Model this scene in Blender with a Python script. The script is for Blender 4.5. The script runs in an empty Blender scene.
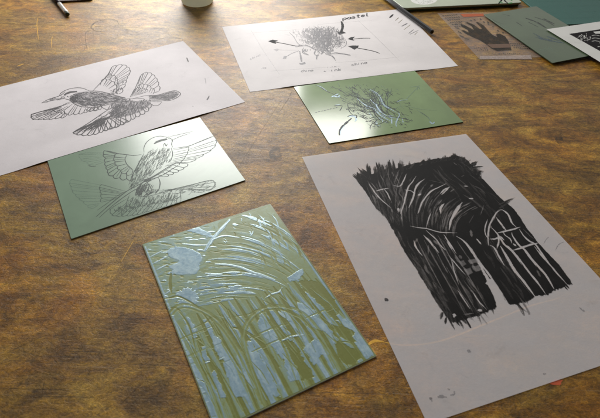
import bpy, bmesh, math, random
from mathutils import Vector, Matrix, Euler, noise
random.seed(11)
S = bpy.context.scene
COL = S.collection
# ------------------------------------------------------------------ camera
F, CX, CY = 480.1, 300.0, 209.0
PITCH, ROLL, HC = 0.807143, 0.0309375, 0.3246
ROT = Matrix.Rotation(PITCH, 3, 'X') @ Matrix.Rotation(ROLL, 3, 'Z')
cd = bpy.data.cameras.new('camera'); cam = bpy.data.objects.new('camera', cd); COL.objects.link(cam)
cam.matrix_world = Matrix.Translation((0, 0, HC)) @ ROT.to_4x4()
cd.sensor_width = 36; cd.lens = F / 600 * 36
cd.clip_start = 0.01; cd.clip_end = 50
cd.dof.use_dof = True; cd.dof.focus_distance = 0.54; cd.dof.aperture_fstop = 18.0
S.camera = cam

def at(px, py, z=0.0):
    """where a photo pixel meets the level z above the table"""
    d = ROT @ Vector(((px - CX) / F, -(py - CY) / F, -1.0))
    t = (z - HC) / d.z
    return Vector((d.x * t, d.y * t, z))
def hit(px, py, hf):
    z = 0.0
    for _ in range(6):
        p = at(px, py, z); z = hf(p.x, p.y)
    p.z = z
    return p

# ------------------------------------------------------------------ materials
def mat(name):
    m = bpy.data.materials.new(name); m.use_nodes = True
    nt = m.node_tree; b = nt.nodes['Principled BSDF']
    return m, nt, b
def N(nt, t, **k):
    n = nt.nodes.new(t)
    for a, v in k.items():
        if a in n.inputs and not hasattr(n, a): n.inputs[a].default_value = v
        else: setattr(n, a, v)
    return n
def sin_(n, **k):
    for a, v in k.items(): n.inputs[a.replace('_', ' ')].default_value = v
    return n
def ramp(nt, fac, stops, interp='LINEAR'):
    r = nt.nodes.new('ShaderNodeValToRGB'); r.color_ramp.interpolation = interp
    e = r.color_ramp.elements
    while len(e) < len(stops): e.new(0.5)
    for el, (p, c) in zip(e, stops):
        el.position = p
        el.color = (c, c, c, 1) if isinstance(c, (int, float)) else (*c, 1)
    nt.links.new(fac, r.inputs[0]); return r.outputs[0]
def coords(nt, scale=(1, 1, 1), rot=0.0, loc=(0, 0, 0)):
    tc = nt.nodes.new('ShaderNodeTexCoord'); mp = nt.nodes.new('ShaderNodeMapping')
    mp.inputs['Scale'].default_value = scale; mp.inputs['Rotation'].default_value = (0, 0, rot)
    mp.inputs['Location'].default_value = loc
    nt.links.new(tc.outputs['Object'], mp.inputs[0]); return mp.outputs[0]
def noi(nt, vec, scale, detail=4, rough=0.55, dist=0.0):
    n = nt.nodes.new('ShaderNodeTexNoise'); n.inputs['Scale'].default_value = scale
    n.inputs['Detail'].default_value = detail; n.inputs['Roughness'].default_value = rough
    n.inputs['Distortion'].default_value = dist
    nt.links.new(vec, n.inputs['Vector']); return n.outputs['Fac']
def mixc(nt, fac, a, b, mode='MIX'):
    m = nt.nodes.new('ShaderNodeMix'); m.data_type = 'RGBA'; m.blend_type = mode
    for s, v in ((0, fac), (6, a), (7, b)):
        if isinstance(v, (int, float)): m.inputs[s].default_value = v
        elif isinstance(v, tuple): m.inputs[s].default_value = (*v, 1)
        else: nt.links.new(v, m.inputs[s])
    return m.outputs[2]
def math_(nt, op, a, b=0.0, clamp=False):
    m = nt.nodes.new('ShaderNodeMath'); m.operation = op; m.use_clamp = clamp
    for i, v in enumerate((a, b)):
        if isinstance(v, (int, float)): m.inputs[i].default_value = v
        else: nt.links.new(v, m.inputs[i])
    return m.outputs[0]
def bump(nt, b, h, strength, dist):
    n = nt.nodes.new('ShaderNodeBump'); n.inputs['Strength'].default_value = strength
    n.inputs['Distance'].default_value = dist
    nt.links.new(h, n.inputs['Height']); nt.links.new(n.outputs[0], b.inputs['Normal'])

def plain(name, col, rough=0.6, metal=0.0, var=0.12, scale=300, spec=0.5, bmp=0.0, alpha=None, alpha_scale=400):
    m, nt, b = mat(name)
    v = coords(nt)
    n = noi(nt, v, scale, 3)
    lo = tuple(c * (1 - var) for c in col); hi = tuple(min(1, c * (1 + var)) for c in col)
    nt.links.new(ramp(nt, n, [(0.3, lo), (0.7, hi)]), b.inputs['Base Color'])
    b.inputs['Roughness'].default_value = rough; b.inputs['Metallic'].default_value = metal
    b.inputs['Specular IOR Level'].default_value = spec
    if bmp: bump(nt, b, n, bmp, 0.0005)
    if alpha is not None:
        a = noi(nt, v, alpha_scale, 3, 0.7)
        nt.links.new(ramp(nt, a, [(0.3, alpha[0]), (0.62, alpha[1])]), b.inputs['Alpha'])
    return m

def wood_material():
    m, nt, b = mat('worn_workbench_wood')
    # short mottled grain, loosely along the bench
    g1 = noi(nt, coords(nt, (3.4, 7.5, 1), 0.05), 3.6, 9, 0.70, 1.4)
    g2 = noi(nt, coords(nt, (48, 110, 1), 0.06, (3, 1, 0)), 3.0, 7, 0.75, 1.0)
    fle = noi(nt, coords(nt, (240, 330, 1), 0.08), 2.4, 5, 0.8, 0.8)
    big = noi(nt, coords(nt, (1, 1.3, 1), 0.2, (1.7, .4, 0)), 4.6, 5, 0.62, 0.8)
    blot = noi(nt, coords(nt, (1, 1.2, 1), -0.1, (5, 2, 0)), 26.0, 8, 0.74, 1.2)
    mot = noi(nt, coords(nt, (1, 1.35, 1), 0, (0, 7, 0)), 150.0, 7, 0.78, 1.0)
    warm = noi(nt, coords(nt, (1, 1.3, 1), 0, (9, 3, 2)), 9, 6, 0.65, 0.6)
    base = ramp(nt, g1, [(0.28, (0.085, 0.036, 0.003)), (0.44, (0.200, 0.097, 0.008)), (0.56, (0.350, 0.190, 0.018)), (0.72, (0.56, 0.345, 0.050))])
    base = mixc(nt, 0.55, base, ramp(nt, g2, [(0.33, 0.42), (0.50, 1.0), (0.66, 1.45)]), 'MULTIPLY')
    base = mixc(nt, 0.8, base, ramp(nt, fle, [(0.36, 0.42), (0.5, 1.0), (0.64, 1.6)]), 'MULTIPLY')
    grey = ramp(nt, big, [(0.44, 0.0), (0.62, 0.16)])
    base = mixc(nt, grey, base, mixc(nt, 0.5, base, (0.24, 0.17, 0.10)))
    base = mixc(nt, 0.8, base, ramp(nt, blot, [(0.32, 0.28), (0.45, 0.85), (0.56, 1.10), (0.70, 1.35)]), 'MULTIPLY')
    base = mixc(nt, 0.8, base, ramp(nt, mot, [(0.34, 0.42), (0.48, 0.97), (0.64, 1.4)]), 'MULTIPLY')
    base = mixc(nt, ramp(nt, warm, [(0.46, 0.0), (0.62, 0.6)]), base, mixc(nt, 1.0, base, (1.36, 0.98, 0.45), 'MULTIPLY'))
    # fine knife scratches in several directions, light and dark
    for k, (ang, sy, sc, col, amt, lo) in enumerate((
            (0.35, 60, 14, (0.50, 0.34, 0.18), 0.26, 0.67), (-0.65, 70, 11, (0.03, 0.016, 0.006), 0.65, 0.67),
            (1.15, 60, 15, (0.48, 0.32, 0.16), 0.26, 0.68), (0.10, 80, 12, (0.03, 0.016, 0.006), 0.6, 0.67),
            (2.2, 70, 12, (0.03, 0.018, 0.008), 0.6, 0.68), (-0.2, 80, 16, (0.52, 0.36, 0.19), 0.30, 0.67), (1.9, 60, 14, (0.5, 0.35, 0.18), 0.35, 0.68))):
        q = noi(nt, coords(nt, (1, sy, 1), ang, (k * 3.1, k, 0)), sc, 2, 0.5, 0.1)
        base = mixc(nt, math_(nt, 'MULTIPLY', ramp(nt, q, [(lo, 0.0), (lo + 0.03, 1.0)]), amt), base, col)
    vo = nt.nodes.new('ShaderNodeTexVoronoi'); vo.inputs['Scale'].default_value = 45
    nt.links.new(coords(nt, (1, 1.8, 1), 0.1), vo.inputs['Vector'])
    spk = ramp(nt, vo.outputs['Distance'], [(0.05, 1.0), (0.15, 0.0)])
    spk = math_(nt, 'MULTIPLY', spk, ramp(nt, blot, [(0.40, 1.0), (0.52, 0.0)]))
    base = mixc(nt, math_(nt, 'MULTIPLY', spk, 0.7), base, (0.02, 0.012, 0.006))
    nt.links.new(base, b.inputs['Base Color'])
    r = math_(nt, 'ADD', math_(nt, 'MULTIPLY', mot, 0.45), math_(nt, 'MULTIPLY', blot, 0.35))
    nt.links.new(math_(nt, 'SUBTRACT', 0.74, r, True), b.inputs['Roughness'])
    b.inputs['Specular IOR Level'].default_value = 0.32
    h = math_(nt, 'ADD', math_(nt, 'MULTIPLY', g2, 0.5), math_(nt, 'MULTIPLY', mot, 0.9))
    h = math_(nt, 'ADD', h, math_(nt, 'MULTIPLY', fle, 0.5))
    bump(nt, b, h, 0.6, 0.0009)
    return m

def paper_material(name, col, through=0.0, seed=0):
    m, nt, b = mat(name)
    v = coords(nt, (1, 1, 1), 0, (seed, seed * 2, 0))
    cl = noi(nt, v, 22, 4, 0.6); fb = noi(nt, v, 900, 2, 0.6)
    c = ramp(nt, cl, [(0.3, tuple(x * 0.90 for x in col)), (0.7, col)])
    c = mixc(nt, 0.25, c, ramp(nt, fb, [(0.3, 0.85), (0.7, 1.05)]), 'MULTIPLY')
    # smudges of graphite left by hands
    sm = noi(nt, coords(nt, (1, 1.3, 1), .5, (seed + 4, 1, 0)), 42, 5, 0.7, 0.7)
    c = mixc(nt, ramp(nt, sm, [(0.60, 0.0), (0.78, 0.28)]), c, (0.30, 0.29, 0.30))
    nt.links.new(c, b.inputs['Base Color'])
    b.inputs['Roughness'].default_value = 0.62 if not through else 0.5
    b.inputs['Specular IOR Level'].default_value = 0.3
    bump(nt, b, math_(nt, 'ADD', cl, math_(nt, 'MULTIPLY', fb, 0.15)), 0.25, 0.0012)
    if through:
        tr = nt.nodes.new('ShaderNodeBsdfTransparent'); tl = nt.nodes.new('ShaderNodeBsdfTranslucent')
        nt.links.new(c, tl.inputs[0])
        m1 = nt.nodes.new('ShaderNodeMixShader'); m1.inputs[0].default_value = 0.08
        nt.links.new(b.outputs[0], m1.inputs[1]); nt.links.new(tl.outputs[0], m1.inputs[2])
        m2 = nt.nodes.new('ShaderNodeMixShader')
        nt.links.new(ramp(nt, cl, [(0.3, through * 0.8), (0.7, through * 1.15)]), m2.inputs[0])
        nt.links.new(m1.outputs[0], m2.inputs[1]); nt.links.new(tr.outputs[0], m2.inputs[2])
        nt.links.new(m2.outputs[0], nt.nodes['Material Output'].inputs[0])
    return m

def plate_material(name, col, rough, coat=0.0, seed=0, spec=0.5, metal=0.0, smear=0.025):
    m, nt, b = mat(name)
    v = coords(nt, (1, 1, 1), 0, (seed, 0, 0))
    n = noi(nt, v, 14, 4, 0.6, 0.5); f = noi(nt, coords(nt, (1, 14, 1), 0.6, (seed, 3, 0)), 60, 3)
    c = ramp(nt, n, [(0.3, tuple(x * 0.86 for x in col)), (0.7, tuple(x * 1.12 for x in col))])
    nt.links.new(c, b.inputs['Base Color'])
    rr = math_(nt, 'ADD', math_(nt, 'MULTIPLY', f, smear), math_(nt, 'MULTIPLY', n, smear))
    nt.links.new(math_(nt, 'ADD', rr, rough - smear), b.inputs['Roughness'])
    b.inputs['Specular IOR Level'].default_value = spec; b.inputs['Metallic'].default_value = metal
    b.inputs['Coat Weight'].default_value = coat; b.inputs['Coat Roughness'].default_value = rough
    bump(nt, b, n, 0.08, 0.001)
    return m

def film_material():
    m, nt, b = mat('clear_acetate')
    b.inputs['Base Color'].default_value = (0.55, 0.5, 0.5, 1); b.inputs['Roughness'].default_value = 0.15
    n = noi(nt, coords(nt), 30, 3)
    nt.links.new(ramp(nt, n, [(0.3, 0.16), (0.7, 0.30)]), b.inputs['Alpha'])
    return m

M = {}
M['wood'] = wood_material()
M['crease'] = plain('dark_scratch', (0.04, 0.024, 0.012), 0.7, alpha=(0.0, 0.5))
M['scuff'] = plain('pale_scratch', (0.45, 0.32, 0.18), 0.7, alpha=(0.1, 0.65))
M['amber'] = plain('amber_scratch', (0.95, 0.50, 0.05), 0.5, alpha=(0.75, 1.0), alpha_scale=250)
M['red_paint'] = plain('red_paint_spot', (0.65, 0.12, 0.04), 0.6)
M['ring'] = plain('faded_pen_ring', (0.06, 0.06, 0.075), 0.6, alpha=(0.0, 0.6), alpha_scale=350)
M['stain'] = plain('dark_stain', (0.045, 0.035, 0.025), 0.5, alpha=(0.0, 0.55), alpha_scale=130)
M['paper'] = paper_material('white_cartridge_paper', (0.79, 0.745, 0.76), 0, 1)
M['paper_b'] = paper_material('white_cartridge_paper_plant', (0.79, 0.75, 0.745), 0, 5)
M['trace'] = paper_material('tracing_paper', (0.96, 0.92, 0.93), 0.34, 3)
M['card'] = paper_material('print_paper', (0.80, 0.80, 0.76), 0, 8)
M['ink'] = plain('fineliner_ink', (0.045, 0.04, 0.045), 0.6, alpha=(0.6, 1.0), alpha_scale=900)
M['ink_soft'] = plain('fineliner_hatching', (0.10, 0.095, 0.105), 0.6, alpha=(0.3, 0.9), alpha_scale=900)
M['wash'] = plain('soft_graphite_wash', (0.22, 0.21, 0.23), 0.6, alpha=(0.12, 0.42), alpha_scale=500)
M['pencil'] = plain('graphite', (0.17, 0.165, 0.18), 0.5, alpha=(0.5, 1.0), alpha_scale=900)
M['pencil_light'] = plain('faint_graphite', (0.34, 0.33, 0.34), 0.5, alpha=(0.25, 0.75), alpha_scale=900)
M['black_pastel'] = plain('black_pastel', (0.022, 0.022, 0.024), 0.85, alpha=(0.75, 1.0), alpha_scale=900)
M['olive_mark'] = plain('olive_pastel', (0.30, 0.27, 0.18), 0.85, alpha=(0.3, 0.9), alpha_scale=700)
M['brush_ink'] = plain('brushed_black_ink', (0.013, 0.012, 0.011), 0.6, var=0.5, scale=220, spec=0.12)
def streaky(m):
    nt = m.node_tree; b = nt.nodes['Principled BSDF']
    q = noi(nt, coords(nt, (1, .22, 1), 0.35), 260, 4, 0.7, .5); p = noi(nt, coords(nt), 40, 4, 0.6)
    f = math_(nt, 'MULTIPLY', ramp(nt, q, [(.45, 0.0), (.72, 1.0)]), ramp(nt, p, [(.4, .1), (.65, 1.0)]))
    nt.links.new(mixc(nt, f, (0.010, 0.0095, 0.009), (0.085, 0.08, 0.075)), b.inputs['Base Color'])
streaky(M['brush_ink'])
def ink_wash():
    m, nt, b = mat('brushed_ink')
    at_ = nt.nodes.new('ShaderNodeAttribute'); at_.attribute_name = 'cut'
    q = noi(nt, coords(nt), 1400, 3, 0.7); p = noi(nt, coords(nt), 120, 4, 0.6)
    f = math_(nt, 'ADD', at_.outputs['Fac'], math_(nt, 'MULTIPLY', math_(nt, 'SUBTRACT', q, .5), .35))
    f = math_(nt, 'ADD', f, math_(nt, 'MULTIPLY', math_(nt, 'SUBTRACT', p, .5), .25))
    nt.links.new(ramp(nt, f, [(.12, 0.0), (.5, .62), (.82, .95), (1.0, 1.0)]), b.inputs['Alpha'])
    nt.links.new(ramp(nt, f, [(.4, (.05, .047, .044)), (.85, (.0125, .012, .0115)), (1.0, (.008, .0078, .0075))]), b.inputs['Base Color'])
    b.inputs['Roughness'].default_value = .55; b.inputs['Specular IOR Level'].default_value = .15
    return m
M['ink_wash'] = ink_wash()
def carved_material():
    m, nt, b = mat('carved_olive_and_blue')
    at_ = nt.nodes.new('ShaderNodeAttribute'); at_.attribute_name = 'cut'
    q = noi(nt, coords(nt, (1, 1, 1), 0.3), 260, 5, 0.7, .6); p = noi(nt, coords(nt), 60, 4, 0.6, .8)
    f = math_(nt, 'ADD', at_.outputs['Fac'], math_(nt, 'MULTIPLY', math_(nt, 'SUBTRACT', q, .5), .45))
    f = math_(nt, 'ADD', f, math_(nt, 'MULTIPLY', math_(nt, 'SUBTRACT', p, .5), .35))
    nt.links.new(ramp(nt, f, [(.12, (.205, .23, .045)), (.38, (.29, .35, .13)), (.60, (.31, .41, .26)), (.82, (.31, .46, .56)), (1.05, (.52, .68, .72))]), b.inputs['Base Color'])
    nt.links.new(ramp(nt, f, [(.2, .42), (.8, .24)]), b.inputs['Roughness'])
    nt.links.new(ramp(nt, f, [(.5, 0.0), (.9, .25)]), b.inputs['Metallic'])
    bump(nt, b, f, .3, .0005)
    return m
ACM = carved_material()
M['brush_edge'] = plain('dry_brush_ink', (0.018, 0.017, 0.016), 0.8, spec=.1, alpha=(0.1, 0.95), alpha_scale=600)
M['brush_grey'] = plain('thin_brushed_ink', (0.075, 0.07, 0.066), 0.7, spec=.1, alpha=(0.0, 0.7), alpha_scale=700)
M['bare'] = plain('bare_tracing_line', (0.50, 0.45, 0.42), 0.6, alpha=(0.55, 1.0), alpha_scale=700)
M['bare_soft'] = plain('thin_bare_line', (0.26, 0.235, 0.21), 0.6, alpha=(0.15, 0.85), alpha_scale=800)
M['bird_plate'] = plate_material('green_coated_plate', (0.20, 0.30, 0.20), 0.26, seed=1, spec=0.85)
M['plant_plate'] = plate_material('glossy_green_plate', (0.21, 0.31, 0.13), 0.15, seed=2, spec=0.85, smear=0.03)
M['arch_plate'] = plate_material('blue_silver_plate', (0.23, 0.265, 0.10), 0.28, seed=3, spec=0.8, metal=0.0)
M['far_plate'] = plate_material('dull_green_plate', (0.085, 0.125, 0.068), 0.22, seed=4)
M['scrib'] = plain('incised_line', (0.025, 0.05, 0.035), 0.5, alpha=(0.45, 1.0), alpha_scale=800)
M['scrib_soft'] = plain('faint_incised_line', (0.06, 0.11, 0.075), 0.45, alpha=(0.2, 0.8), alpha_scale=800)
M['scrib_pale'] = plain('pale_incised_line', (0.22, 0.33, 0.25), 0.4, alpha=(0.1, 0.7), alpha_scale=700)
M['silver_cut'] = plain('silver_blue_cut', (0.42, 0.56, 0.66), 0.3, metal=0.3, alpha=(0.3, 1.0), alpha_scale=500)
M['dark_cut'] = plain('dark_cut_edge', (0.012, 0.02, 0.03), 0.5, alpha=(0.7, 1.0), alpha_scale=700)
M['olive'] = plain('olive_uncut_layer', (0.19, 0.215, 0.05), 0.38, var=0.35, scale=90, spec=0.5, bmp=0.3)
M['olive_dark'] = plain('olive_shadow_layer', (0.085, 0.115, 0.03), 0.42, var=0.3, scale=120, alpha=(0.2, 0.95), alpha_scale=260)
M['olive_haze'] = plain('grey_green_layer', (0.19, 0.235, 0.12), 0.36, var=0.3, scale=90, alpha=(0.1, 0.9), alpha_scale=200)
M['blue'] = plain('blue_silver_cut', (0.28, 0.37, 0.43), 0.2, metal=0.2, var=0.12, scale=90)
M['blue_pale'] = plain('pale_blue_burr', (0.42, 0.52, 0.52), 0.3, metal=0.2, alpha=(0.25, 0.9), alpha_scale=300)
M['cream_burr'] = plain('pale_green_burr', (0.45, 0.52, 0.30), 0.35, alpha=(0.1, 0.9), alpha_scale=300)
M['moss'] = plain('moss_layer', (0.13, 0.165, 0.05), 0.4, var=.2, scale=120)
M['slate'] = plain('slate_cut', (0.25, 0.33, 0.32), 0.25, var=.15, scale=120)
M['edge_highlight'] = plain('painted_edge_highlight', (0.72, 0.82, 0.76), 0.15, var=.3, scale=120)  # pale colour painted in for light shining through the plate edge
M['plate_edge'] = plain('bright_plate_edge', (0.42, 0.50, 0.42), 0.25, metal=0.4)
M['plate_edge_dark'] = plain('green_plate_edge', (0.05, 0.09, 0.04), 0.4)
M['mat_green'] = plain('cutting_mat_green', (0.018, 0.12, 0.095), 0.5, scale=500, bmp=0.2)
M['mat_line'] = plain('cutting_mat_line', (0.05, 0.16, 0.13), 0.5)
M['pale_block'] = plain('pale_green_plastic', (0.44, 0.49, 0.37), 0.3, scale=60, var=0.06)
M['motif_white'] = plain('white_print', (0.72, 0.72, 0.68), 0.6)
M['motif_grey'] = plain('grey_print', (0.30, 0.34, 0.29), 0.6)
M['motif_green'] = plain('green_print', (0.03, 0.22, 0.05), 0.5)
M['print_black'] = plain('black_relief_ink', (0.014, 0.012, 0.014), 0.75, var=0.3, spec=.15)
M['film'] = film_material()
M['film_dark'] = plain('film_hand_print', (0.022, 0.018, 0.012), 0.5, spec=.2, var=0.4, scale=60, alpha=(0.45, 0.9), alpha_scale=60)
M['film_grey'] = plain('film_print_marks', (0.03, 0.028, 0.024), 0.4, alpha=(0.6, 1.0), alpha_scale=500)
M['film_orange'] = plain('orange_strip', (0.45, 0.09, 0.02), 0.5)
M['film_brown'] = plain('brown_band', (0.12, 0.05, 0.015), 0.3)
M['film_pale'] = plain('pale_film_edge', (0.52, 0.42, 0.38), 0.3, alpha=(0.45, 0.8))
M['barrel'] = plain('black_lacquer', (0.012, 0.012, 0.013), 0.12, scale=80)
M['silver'] = plain('silver_ferrule', (0.62, 0.60, 0.56), 0.25, metal=0.85)
M['core'] = plain('graphite_core', (0.05, 0.05, 0.055), 0.4)
M['bare_wood'] = plain('sharpened_wood', (0.55, 0.38, 0.2), 0.6)
M['pen_barrel'] = plain('dark_plum_barrel', (0.05, 0.03, 0.035), 0.3)
M['pen_tip'] = plain('dark_green_tip', (0.04, 0.055, 0.035), 0.5)
M['bottle'] = plain('milky_bottle_plastic', (0.78, 0.80, 0.70), 0.35, scale=40, var=0.05)
M['bottle_cap'] = plain('white_cap_plastic', (0.75, 0.75, 0.72), 0.35)
M['liquid_label'] = plain('plain_label', (0.70, 0.72, 0.66), 0.5)
M['brown_card'] = plain('brown_board', (0.055, 0.032, 0.026), 0.55)
mb = M['bottle'].node_tree.nodes['Principled BSDF']
mnt = M['bottle'].node_tree; tl = mnt.nodes.new('ShaderNodeBsdfTranslucent'); tl.inputs[0].default_value = (0.92, 0.94, 0.84, 1)
mx = mnt.nodes.new('ShaderNodeMixShader'); mx.inputs[0].default_value = 0.6
mnt.links.new(mb.outputs[0], mx.inputs[1]); mnt.links.new(tl.outputs[0], mx.inputs[2]); mnt.links.new(mx.outputs[0], mnt.nodes['Material Output'].inputs[0])

# ------------------------------------------------------------------ object helpers
def empty(name, loc, label, cat, group=None):
    o = bpy.data.objects.new(name, None); COL.objects.link(o); o.location = loc
    o.empty_display_size = 0.02
    o['label'] = label; o['category'] = cat
    if group: o['group'] = group
    return o
class MB:
    """collects faces in world space; build() links ONE mesh object (local to its parent)"""
    weight = 1.0
    def __init__(s, hf=None, lift=0.0): s.v = []; s.f = []; s.m = []; s.hf = hf; s.lift = lift; s.k = 0
    def face(s, pts, mi=0):
        b = len(s.v); s.v += [tuple(p) for p in pts]; s.f.append(tuple(range(b, b + len(pts)))); s.m.append(mi)
    def build(s, name, mats, parent=None, smooth=False):
        me = bpy.data.meshes.new(name)
        off = parent.matrix_world.translation if parent else Vector((0, 0, 0))
        if parent: off = Vector(parent.location)
        me.from_pydata([(a - off.x, b - off.y, c - off.z) for a, b, c in s.v], [], s.f)
        for m in (mats if isinstance(mats, (list, tuple)) else [mats]): me.materials.append(m)
        for p, mi in zip(me.polygons, s.m): p.material_index = mi; p.use_smooth = smooth
        me.update()
        o = bpy.data.objects.new(name, me); COL.objects.link(o)
        if parent: o.parent = parent
        return o
    # --- marks lying on a surface: height = hf(x,y) + lift + a few microns per mark
    def _z(s, x, y): return s.hf(x, y) + s.lift + (s.k % 90) * 1.2e-6
    def ribbon(s, pts, w, mi=0, taper=(0.5, 0.5), jit=0.0, w1=None):
        """pts: world xy points, w: width in metres"""
        if len(pts) < 2: return
        s.k += 1
        n = len(pts); L = []; Rr = []
        for i, p in enumerate(pts):
            a = pts[max(0, i - 1)]; c = pts[min(n - 1, i + 1)]
            d = Vector((c[0] - a[0], c[1] - a[1]))
            if d.length < 1e-9: d = Vector((1e-6, 0))
            d.normalize(); nn = Vector((-d.y, d.x))
            t = i / (n - 1)
            ww = (w if w1 is None else w + (w1 - w) * t) * 0.5
            ww *= taper[0] + (1 - taper[0]) * min(1, t * 5); ww *= taper[1] + (1 - taper[1]) * min(1, (1 - t) * 5)
            if jit: ww *= 1 + random.uniform(-jit, jit)
            L.append((p[0] + nn.x * ww, p[1] + nn.y * ww)); Rr.append((p[0] - nn.x * ww, p[1] - nn.y * ww))
        b = len(s.v)
        for q in L + Rr: s.v.append((q[0], q[1], s._z(*q)))
        for i in range(n - 1):
            s.f.append((b + i, b + n + i, b + n + i + 1, b + i + 1)); s.m.append(mi)
    def area(s, pts, mi=0, jag=0.0, sub=0):
        """filled outline (world xy), cut into triangles"""
        s.k += 1
        P = [Vector((p[0], p[1])) for p in pts]
        if jag:
            Q = []
            for i, p in enumerate(P):
                q = P[(i + 1) % len(P)]; k = max(1, int((q - p).length / (jag * 1.6)))
                for j in range(k):
                    r = p.lerp(q, j / k); Q.append(r + Vector((random.uniform(-jag, jag), random.uniform(-jag, jag))) * 0.7)
            P = Q
        from mathutils.geometry import tessellate_polygon
        tri = tessellate_polygon([[Vector((p.x, p.y, 0)) for p in P]])
        b = len(s.v); T = []
        for t in tri:
            a, c, d = t
            if (P[c] - P[a]).cross(P[d] - P[a]) < 0: a, c, d = a, d, c
            T.append((a, c, d))
        mids = {}
        def mid(i, j):
            k = (min(i, j), max(i, j))
            if k not in mids: mids[k] = len(P); P.append((P[i] + P[j]) / 2)
            return mids[k]
        lim = 0.005
        for _ in range(9):            # split long edges so the mark follows the curve of the sheet (no gaps: shared midpoints)
            new = []; again = False
            for a, c, d in T:
                e = [((P[a] - P[c]).length > lim), ((P[c] - P[d]).length > lim), ((P[d] - P[a]).length > lim)]
                k = sum(e)
                if k: again = True
                if k == 0: new.append((a, c, d)); continue
                while not e[0]: a, c, d = c, d, a; e = e[1:] + e[:1]
                if k == 3:
                    x, y, z = mid(a, c), mid(c, d), mid(d, a); new += [(a, x, z), (x, c, y), (z, y, d), (x, y, z)]
                elif k == 1:
                    x = mid(a, c); new += [(a, x, d), (x, c, d)]
                else:
                    if e[1]: x, y = mid(a, c), mid(c, d); new += [(a, x, y), (x, c, y), (a, y, d)]
                    else: x, z = mid(a, c), mid(d, a); new += [(a, x, z), (x, c, d), (x, d, z)]
            T = new
            if not again: break
        for p in P: s.v.append((p.x, p.y, s._z(p.x, p.y)))
        for a, c, d in T:
            s.f.append((b + a, b + c, b + d)); s.m.append(mi)
def spline(p, n=5):
    """Catmull-Rom through 2-D points"""
    P = [Vector((q[0], q[1])) for q in p]
    if len(P) < 3:
        return [P[0].lerp(P[-1], i / n) for i in range(n + 1)]
    P = [P[0] * 2 - P[1]] + P + [P[-1] * 2 - P[-2]]
    out = []
    for i in range(1, len(P) - 2):
        for k in range(n):
            t = k / n
            a, b, c, d = P[i - 1], P[i], P[i + 1], P[i + 2]
            out.append(0.5 * ((2 * b) + (c - a) * t + (2 * a - 5 * b + 4 * c - d) * t * t + (3 * b - a - 3 * c + d) * t ** 3))
    out.append(P[-2]); return out
class Pen:
    """marks traced in a magnified view whose corner is (ox, oy) at scale sc"""
    def __init__(s, mb, ox=0, oy=0, sc=1.0): s.mb = mb; s.o = (ox, oy); s.sc = sc
    def at(s, ox, oy, sc=5.97): return Pen(s.mb, ox, oy, sc)
    def w(s, p):
        q = hit(s.o[0] + p[0] / s.sc, s.o[1] + p[1] / s.sc, s.mb.hf); return (q.x, q.y)
    def line(s, pts, w=0.5, mi=0, n=5, jit=0.12, taper=(0.4, 0.4), wob=0.0, w1=None):
        """w in millimetres"""
        q = spline(pts, n)
        if wob: q = [p + Vector((random.uniform(-wob, wob), random.uniform(-wob, wob))) for p in q]
        w *= s.mb.weight; w1 = w1 and w1 * s.mb.weight
        s.mb.ribbon([s.w(p) for p in q], w * 1e-3, mi, taper, jit, None if w1 is None else w1 * 1e-3)
    def area(s, pts, mi=0, jag=0.0, smooth=False):
        if smooth: pts = spline(list(pts) + [pts[0]], 4)[:-1]
        s.mb.area([s.w(p) for p in pts], mi, jag)
    def hatch(s, poly, d, length, count, w=0.4, mi=0, curve=0.15, spread=0.3):
        """short strokes inside a polygon, along direction d"""
        xs = [p[0] for p in poly]; ys = [p[1] for p in poly]
        base = math.atan2(d[1], d[0]); done = 0; tries = 0
        while done < count and tries < count * 20:
            tries += 1
            x = random.uniform(min(xs), max(xs)); y = random.uniform(min(ys), max(ys))
            if not inside((x, y), poly): continue
            done += 1
            a = base + random.uniform(-spread, spread); l = length * random.uniform(0.5, 1.2)
            c = random.uniform(-curve, curve) * l
            e = (x + math.cos(a) * l, y + math.sin(a) * l)
            if not inside(e, poly): e = ((x + e[0]) / 2, (y + e[1]) / 2)
            mid = ((x + e[0]) / 2 - math.sin(a) * c, (y + e[1]) / 2 + math.cos(a) * c)
            s.line([(x, y), mid, e], w * random.uniform(0.7, 1.3), mi, 3)
    def feathers(s, inner, outer, w=0.4, mi=0, shaft=None, tip=0.35):
        """row of feathers: lines from the inner row to rounded tips on the outer row"""
        inn = spline(inner, 6); n = len(outer)
        def I(t):
            k = t * (len(inn) - 1); i = min(int(k), len(inn) - 2); return inn[i].lerp(inn[i + 1], k - i)
        for i in range(n - 1):
            a = Vector(outer[i]); b = Vector(outer[i + 1])
            ia = I(i / (n - 1)); ib = I((i + 1) / (n - 1))
            m = (a + b) / 2; out = (m - (ia + ib) / 2); out.normalize()
            bl = (b - a).length * tip
            s.line([ia, ia.lerp(a, 0.5), a, a + out * bl * .7 + (b - a) * 0.2, m + out * bl, b + out * bl * .5 - (b - a) * .15, b - out * bl * 0.2], w, mi, 4)
            if shaft or (shaft is None and i % 3 == 1):
                s.line([(ia + ib) / 2, m + out * bl * 0.2], w * 0.6, mi, 3)
        s.line([I(1.0), outer[-1]], w, mi, 3)
def inside(p, poly):
    x, y = p; c = False; j = len(poly) - 1
    for i in range(len(poly)):
        xi, yi = poly[i][0], poly[i][1]; xj, yj = poly[j][0], poly[j][1]
        if (yi > y) != (yj > y) and x < (xj - xi) * (y - yi) / (yj - yi) + xi: c = not c
        j = i
    return c
def quad_dist(x, y, q):
    """distance outside a convex quad (world), 0 inside"""
    if inside((x, y), q): return 0.0
    best = 9
    p = Vector((x, y))
    for i in range(4):
        a = Vector(q[i][:2]); b = Vector(q[(i + 1) % 4][:2]); d = b - a
        t = max(0, min(1, (p - a).dot(d) / d.length_squared)); best = min(best, (p - a - d * t).length)
    return best

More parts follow.
